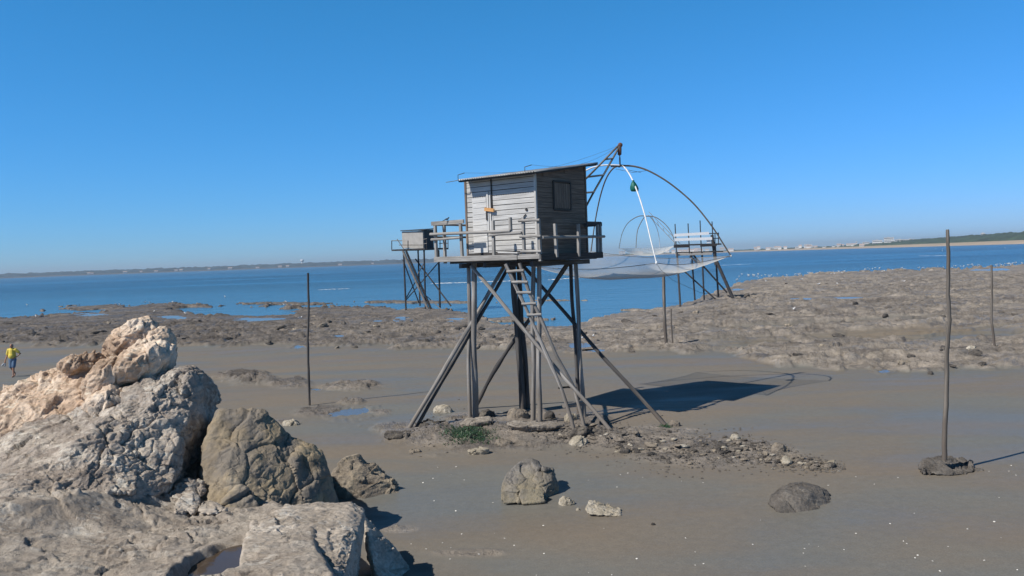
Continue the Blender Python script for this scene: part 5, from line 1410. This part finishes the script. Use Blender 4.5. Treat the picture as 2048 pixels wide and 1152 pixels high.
rope('old frayed rope curled at the foot of the left brace', [(842, 852), (856, 842), (870, 848), (890, 846), (866, 858), (850, 856)], .03)

# ------------------------------------------------------------------ dark knobs of rock, added for the shaded crevice spots of the reef
kp = []
while len(kp) < 130:
    x = rnd.uniform(-60, 2100); lo = np.interp(x, *EDGE_UP) + 8; hi = np.interp(x, *EDGE_LOW) - 6; y = lo + (hi - lo) * rnd.random() ** .8
    if any(abs(x - c[0]) < c[2] * 1.6 and abs(y - c[1]) < c[3] * 2.2 for c in POOLS): continue
    kp.append(G(x, y, .2))
kz = ground_many(kp)
for g, z in zip(kp, kz):
    if z < -.2: continue
    o = bpy.data.objects.new('crevice_knob', rnd.choice([PROTO[2], PROTO[3], PROTO[0], PROTO[6]])); COL.objects.link(o)
    s_ = rnd.uniform(.09, .26) * (.6 + g.y / 130)
    o.scale = (s_ * rnd.uniform(1, 1.8), s_, s_ * rnd.uniform(.9, 1.6)); o.rotation_euler = (rnd.uniform(-.4, .4), rnd.uniform(-.4, .4), rnd.uniform(0, 6.28)); o.location = (g.x, g.y, z + s_ * .15)
    tag(o, 'knob of rock added for a dark crevice spot of the muddy reef flat', 'rock', 'knobs of rock added for dark crevice spots')

# ------------------------------------------------------------------ gulls
def gull_mesh():
    mb = MB()
    prof = [(-.24, .012, .075), (-.17, .045, .075), (-.08, .085, .06), (.02, .10, .05), (.10, .085, .055), (.155, .055, .09), (.185, .05, .13), (.215, .052, .165), (.25, .03, .165), (.262, .012, .16)]
    n_ = 10; vs = []; fs = []
    for xx, r_, zz in prof:
        for k in range(n_):
            a = 2 * math.pi * k / n_; vs.append((xx, r_ * math.cos(a) * .9, .17 + zz + r_ * math.sin(a) * .9))
    for i in range(len(prof) - 1):
        for k in range(n_): fs.append([i * n_ + k, (i + 1) * n_ + k, (i + 1) * n_ + (k + 1) % n_, i * n_ + (k + 1) % n_])
    fs += [list(range(n_)), [(len(prof) - 1) * n_ + k for k in range(n_)][::-1]]
    mb.add(vs, fs, None, 0, True)
    for s_ in (1, -1):
        mb.add([(.10, .088 * s_, .24), (.02, .10 * s_, .30), (-.15, .06 * s_, .29), (-.30, .02 * s_, .265), (-.12, .085 * s_, .235), (.0, .07 * s_, .315)], [[0, 1, 5], [0, 4, 2, 1], [4, 3, 2], [1, 2, 5]] , None, 1)
        mb.tube([(0, .035 * s_, .17), (.01, .035 * s_, .0)], .009, 5, 0, 2); mb.add([(.0, .02 * s_, .004), (.06, .015 * s_, .004), (.06, .055 * s_, .004)], [[0, 1, 2]], None, 2)
    mb.tube([(.255, 0, .33), (.30, 0, .325), (.318, 0, .312)], [.014, .011, .004], 6, 0, 2)
    me = bpy.data.meshes.new('gull'); me.from_pydata(mb.v, [], mb.f); me.polygons.foreach_set('material_index', mb.mi); me.polygons.foreach_set('use_smooth', mb.sm); me.update()
    for q in ('feather', 'wing', 'beak'): me.materials.append(M[q])
    return me
GULL = gull_mesh()
def gull(px, py, z, label, group, s_=1.25):
    g = G(px, py, z); o = bpy.data.objects.new('gull', GULL); COL.objects.link(o)
    o.location = (g.x, g.y, z); o.rotation_euler = (0, 0, rnd.uniform(0, 6.28)); o.scale = (s_,) * 3
    return tag(o, label, 'gull', group)
fl = []
for x0, x1, y0, y1, n_ in ((1478, 1518, 551, 546, 14), (1518, 1560, 549, 546, 7), (1560, 1640, 548, 541, 12), (1655, 1690, 543, 540, 13), (1725, 1760, 537, 534, 10), (1760, 1815, 541, 534, 11), (1836, 1890, 536, 531, 12), (1905, 1960, 530, 526, 14), (1960, 2008, 530, 527, 6), (2000, 2047, 526, 523, 16), (1470, 1530, 558, 552, 4), (2020, 2200, 524, 515, 14)):
    for i in range(n_):
        f_ = rnd.random(); fl.append((x0 + (x1 - x0) * f_, y0 + (y1 - y0) * f_ + rnd.gauss(4.0, 1.3)))
cand = [G(x, y, 0.0) for x, y in fl]; cz = ground_many(cand)
for (x, y), z in zip(fl, cz):
    gull(x, y, max(float(z), SEA + .0), 'white gull standing in the long flock along the right waterline', 'gulls flocking along the right waterline', rnd.uniform(.8, 1.1))
ln = [(1761, 576), (1807, 566), (1637, 571), (1675, 571), (1532, 565), (1588, 623), (1570, 562), (1602, 562), (1774, 545), (1868, 542), (300, 608), (290, 607), (240, 611), (232, 611), (238, 614), (345, 606), (572, 606), (569, 612), (308, 627), (372, 630), (72, 636), (600, 640), (1166, 680), (1187, 676), (54, 612), (450, 595)]
for (x, y), z in zip(ln, ground_many([G(*q, 0) for q in ln])):
    gull(x, y, max(float(z), SEA), 'white gull standing apart on the low reef or in its shallow edge', 'gulls scattered over the low reef', 1.0 if y < 650 else .7)
for x, y in ((1871, 494.5), (1885, 495), (2010, 493), (1885, 498.5)): gull(x, y + 4, SEA, 'white gull floating far out on the blue bay at the right', 'gulls afloat on the bay', 1.8)
bp = P(894, 440, 28.2)
mb = MB(); mb.ball(bp + Vector((0, 0, .03)), .055, .03, .03, 10, 6); mb.ball(bp + Vector((.05, 0, .07)), .026, .024, .024, 8, 6); mb.tube([bp + Vector((-.04, 0, .02)), bp + Vector((-.15, 0, -.03))], [.02, .008], 6); mb.tube([bp + Vector((.07, 0, .07)), bp + Vector((.095, 0, .072))], [.008, .002], 5)
for s_ in (-1, 1): mb.tube([bp + Vector((0, .012 * s_, .01)), bp + Vector((.005, .012 * s_, -.05))], .004, 4)
tag(mb.build('bird', M['iron']), 'small dark bird perched on the top rail at the left of the deck', 'bird')

# ------------------------------------------------------------------ the walker
pb = G(27, 753.5, 0.0); pz = ground_z(pb.x, pb.y); pb = Vector((pb.x, pb.y, pz))
S_ = 1.02
man = thing('person', 'barefoot walker in yellow t-shirt and blue shorts with one hand on the hip', 'person', pb)
def W(x, y, z): return pb + Vector((x, y, z)) * S_
def flesh(name, chains, mat, parent, vox, sm=3, balls=()):
    mb = MB()
    for pts_, rs in chains: mb.tube([W(*p) for p in pts_], [r * S_ for r in rs], 12); 
    for pts_, rs in chains:
        for p, r in ((pts_[0], rs[0]), (pts_[-1], rs[-1])): mb.ball(W(*p), r * S_ * .98)
    for c_, rx, ry, rz in balls: mb.ball(W(*c_), rx * S_, ry * S_, rz * S_, 14, 10)
    me = bpy.data.meshes.new(name); me.from_pydata(mb.v, [], mb.f)
    me = evaluated(me, [('REMESH', dict(mode='VOXEL', voxel_size=vox)), ('SMOOTH', dict(factor=.5, iterations=sm))])
    off = root_loc(parent); co, _ = co_no(me)
    me.vertices.foreach_set('co', (co - np.array(off)).astype(np.float32).ravel())
    me.polygons.foreach_set('use_smooth', np.ones(len(me.polygons), bool)); me.update(); me.materials.clear()
    return link(name, me, mat, parent)
RA = [(-.19, 0, 1.42), (-.275, .01, 1.14), (-.335, -.07, .90)]
LA = [(.19, 0, 1.42), (.38, .08, 1.20), (.20, -.04, 1.02)]
ch = [(RA, [.055, .045, .03]), (LA, [.055, .045, .03]),
      ([(0, 0, .95), (0, 0, 1.2), (0, .01, 1.42)], [.15, .15, .13]), ([(-.13, 0, 1.42), (.13, 0, 1.42)], [.07, .07]), ([(0, 0, 1.42), (0, -.02, 1.54)], [.06, .055]),
      ([(.095, 0, .92), (.10, -.13, .50), (.095, -.15, .085)], [.095, .06, .037]), ([(.095, -.13, .05), (.10, -.30, .03)], [.04, .028]),
      ([(-.095, 0, .92), (-.085, -.02, .49), (-.07, .27, .17)], [.095, .06, .037]), ([(-.07, .29, .14), (-.065, .22, .03)], [.036, .026])]
hand = [(-.335, -.07, .90), (-.345, -.09, .80)]
ch.append((hand, [.03, .034]))
for k in range(4):
    xx = -.37 + k * .017; yy = -.115 + k * .018
    ch.append(([(xx, yy, .80), (xx + .005, yy - .02, .765), (xx + .02, yy - .012, .735 + .004 * abs(k - 1.5))], [.010, .009, .008]))
ch.append(([(-.335, -.10, .83), (-.318, -.135, .80), (-.322, -.145, .77)], [.011, .010, .009]))
ch.append(([(.20, -.04, 1.02), (.145, -.09, .985)], [.03, .03]))
for k in range(4): ch.append(([(.15, -.10, 1.01 - k * .018), (.115, -.135, 1.0 - k * .018), (.085, -.15, .985 - k * .018)], [.010, .009, .008]))
ch.append(([(.17, -.06, 1.03), (.165, -.02, 1.05)], [.011, .009]))
bl = [((0, -.035, 1.625), .072, .092, .115), ((0, -.06, 1.555), .055, .06, .05), ((0, -.125, 1.61), .014, .022, .025), ((.073, -.02, 1.615), .012, .02, .03), ((-.073, -.02, 1.615), .012, .02, .03), ((0, -.05, 1.10), .15, .15, .16)]
flesh('body', ch, M['skin'], man, .008, 3, bl)
flesh('shirt', [([(0, 0, 1.0), (0, -.005, 1.2), (0, .01, 1.40)], [.172, .172, .15]), ([(-.15, 0, 1.42), (.15, 0, 1.42)], [.082, .082]), ([(-.18, 0, 1.42), (-.26, .01, 1.20)], [.082, .075]), ([(.18, 0, 1.42), (.30, .045, 1.30)], [.082, .078])], M['shirt'], man, .012, 3, [((0, -.06, 1.10), .165, .16, .17)])
flesh('shorts', [([(0, 0, .99), (0, 0, .90)], [.165, .165]), ([(.095, 0, .92), (.102, -.115, .56)], [.11, .098]), ([(-.095, 0, .92), (-.088, -.025, .55)], [.11, .098])], M['shorts'], man, .012, 2)
flesh('hair', [([(0, .02, 1.66), (0, .035, 1.62)], [.072, .068])], M['hair'], man, .008, 2, [((0, -.005, 1.672), .074, .085, .07)])
for s_ in (-1, 1):
    mb = MB(); mb.ball(W(.028 * s_, -.118, 1.635), .010 * S_, .008, .008, 8, 6); mb.build('eye', M['iron'], man)
M['shoe'] = plain('pale grey canvas shoe', (.42, .44, .47), .8)
for i, (a, b_) in enumerate((((-.37, -.13, .745), (-.49, -.16, .60)), ((-.33, -.10, .74), (-.36, -.13, .56)))):
    me_ = MB(); A_, B_ = W(*a), W(*b_)
    me_.tube([A_, A_.lerp(B_, .25), A_.lerp(B_, .7), B_], [.03, .042, .048, .025], 10)
    tag(me_.build('shoe', M['shoe']), 'pale grey shoe in the hand of the walker, ' + ('the outer one' if i == 0 else 'the inner one'), 'shoe')

# ------------------------------------------------------------------ sea air
HAZE = 0.00017
if HAZE:
    mb = MB(); x0, x1, y0, y1, z0, z1 = -9050, 9050, -80, 9050, -4.5, 60
    vs = [(x0, y0, z0), (x1, y0, z0), (x1, y1, z0), (x0, y1, z0), (x0, y0, z1), (x1, y0, z1), (x1, y1, z1), (x0, y1, z1)]
    mb.add(vs, [[3, 2, 1, 0], [4, 5, 6, 7], [0, 1, 5, 4], [1, 2, 6, 5], [2, 3, 7, 6], [3, 0, 4, 7]])
    m = bpy.data.materials.new('sea air'); m.use_nodes = True; t = m.node_tree
    t.nodes.remove(t.nodes['Principled BSDF'])
    pv = t.nodes.new('ShaderNodeVolumePrincipled'); pv.inputs['Color'].default_value = (.70, .86, 1.0, 1); pv.inputs['Density'].default_value = HAZE; pv.inputs['Anisotropy'].default_value = 0.1
    t.links.new(pv.outputs[0], t.nodes['Material Output'].inputs['Volume'])
    tag(mb.build('haze', m), kind='stuff')
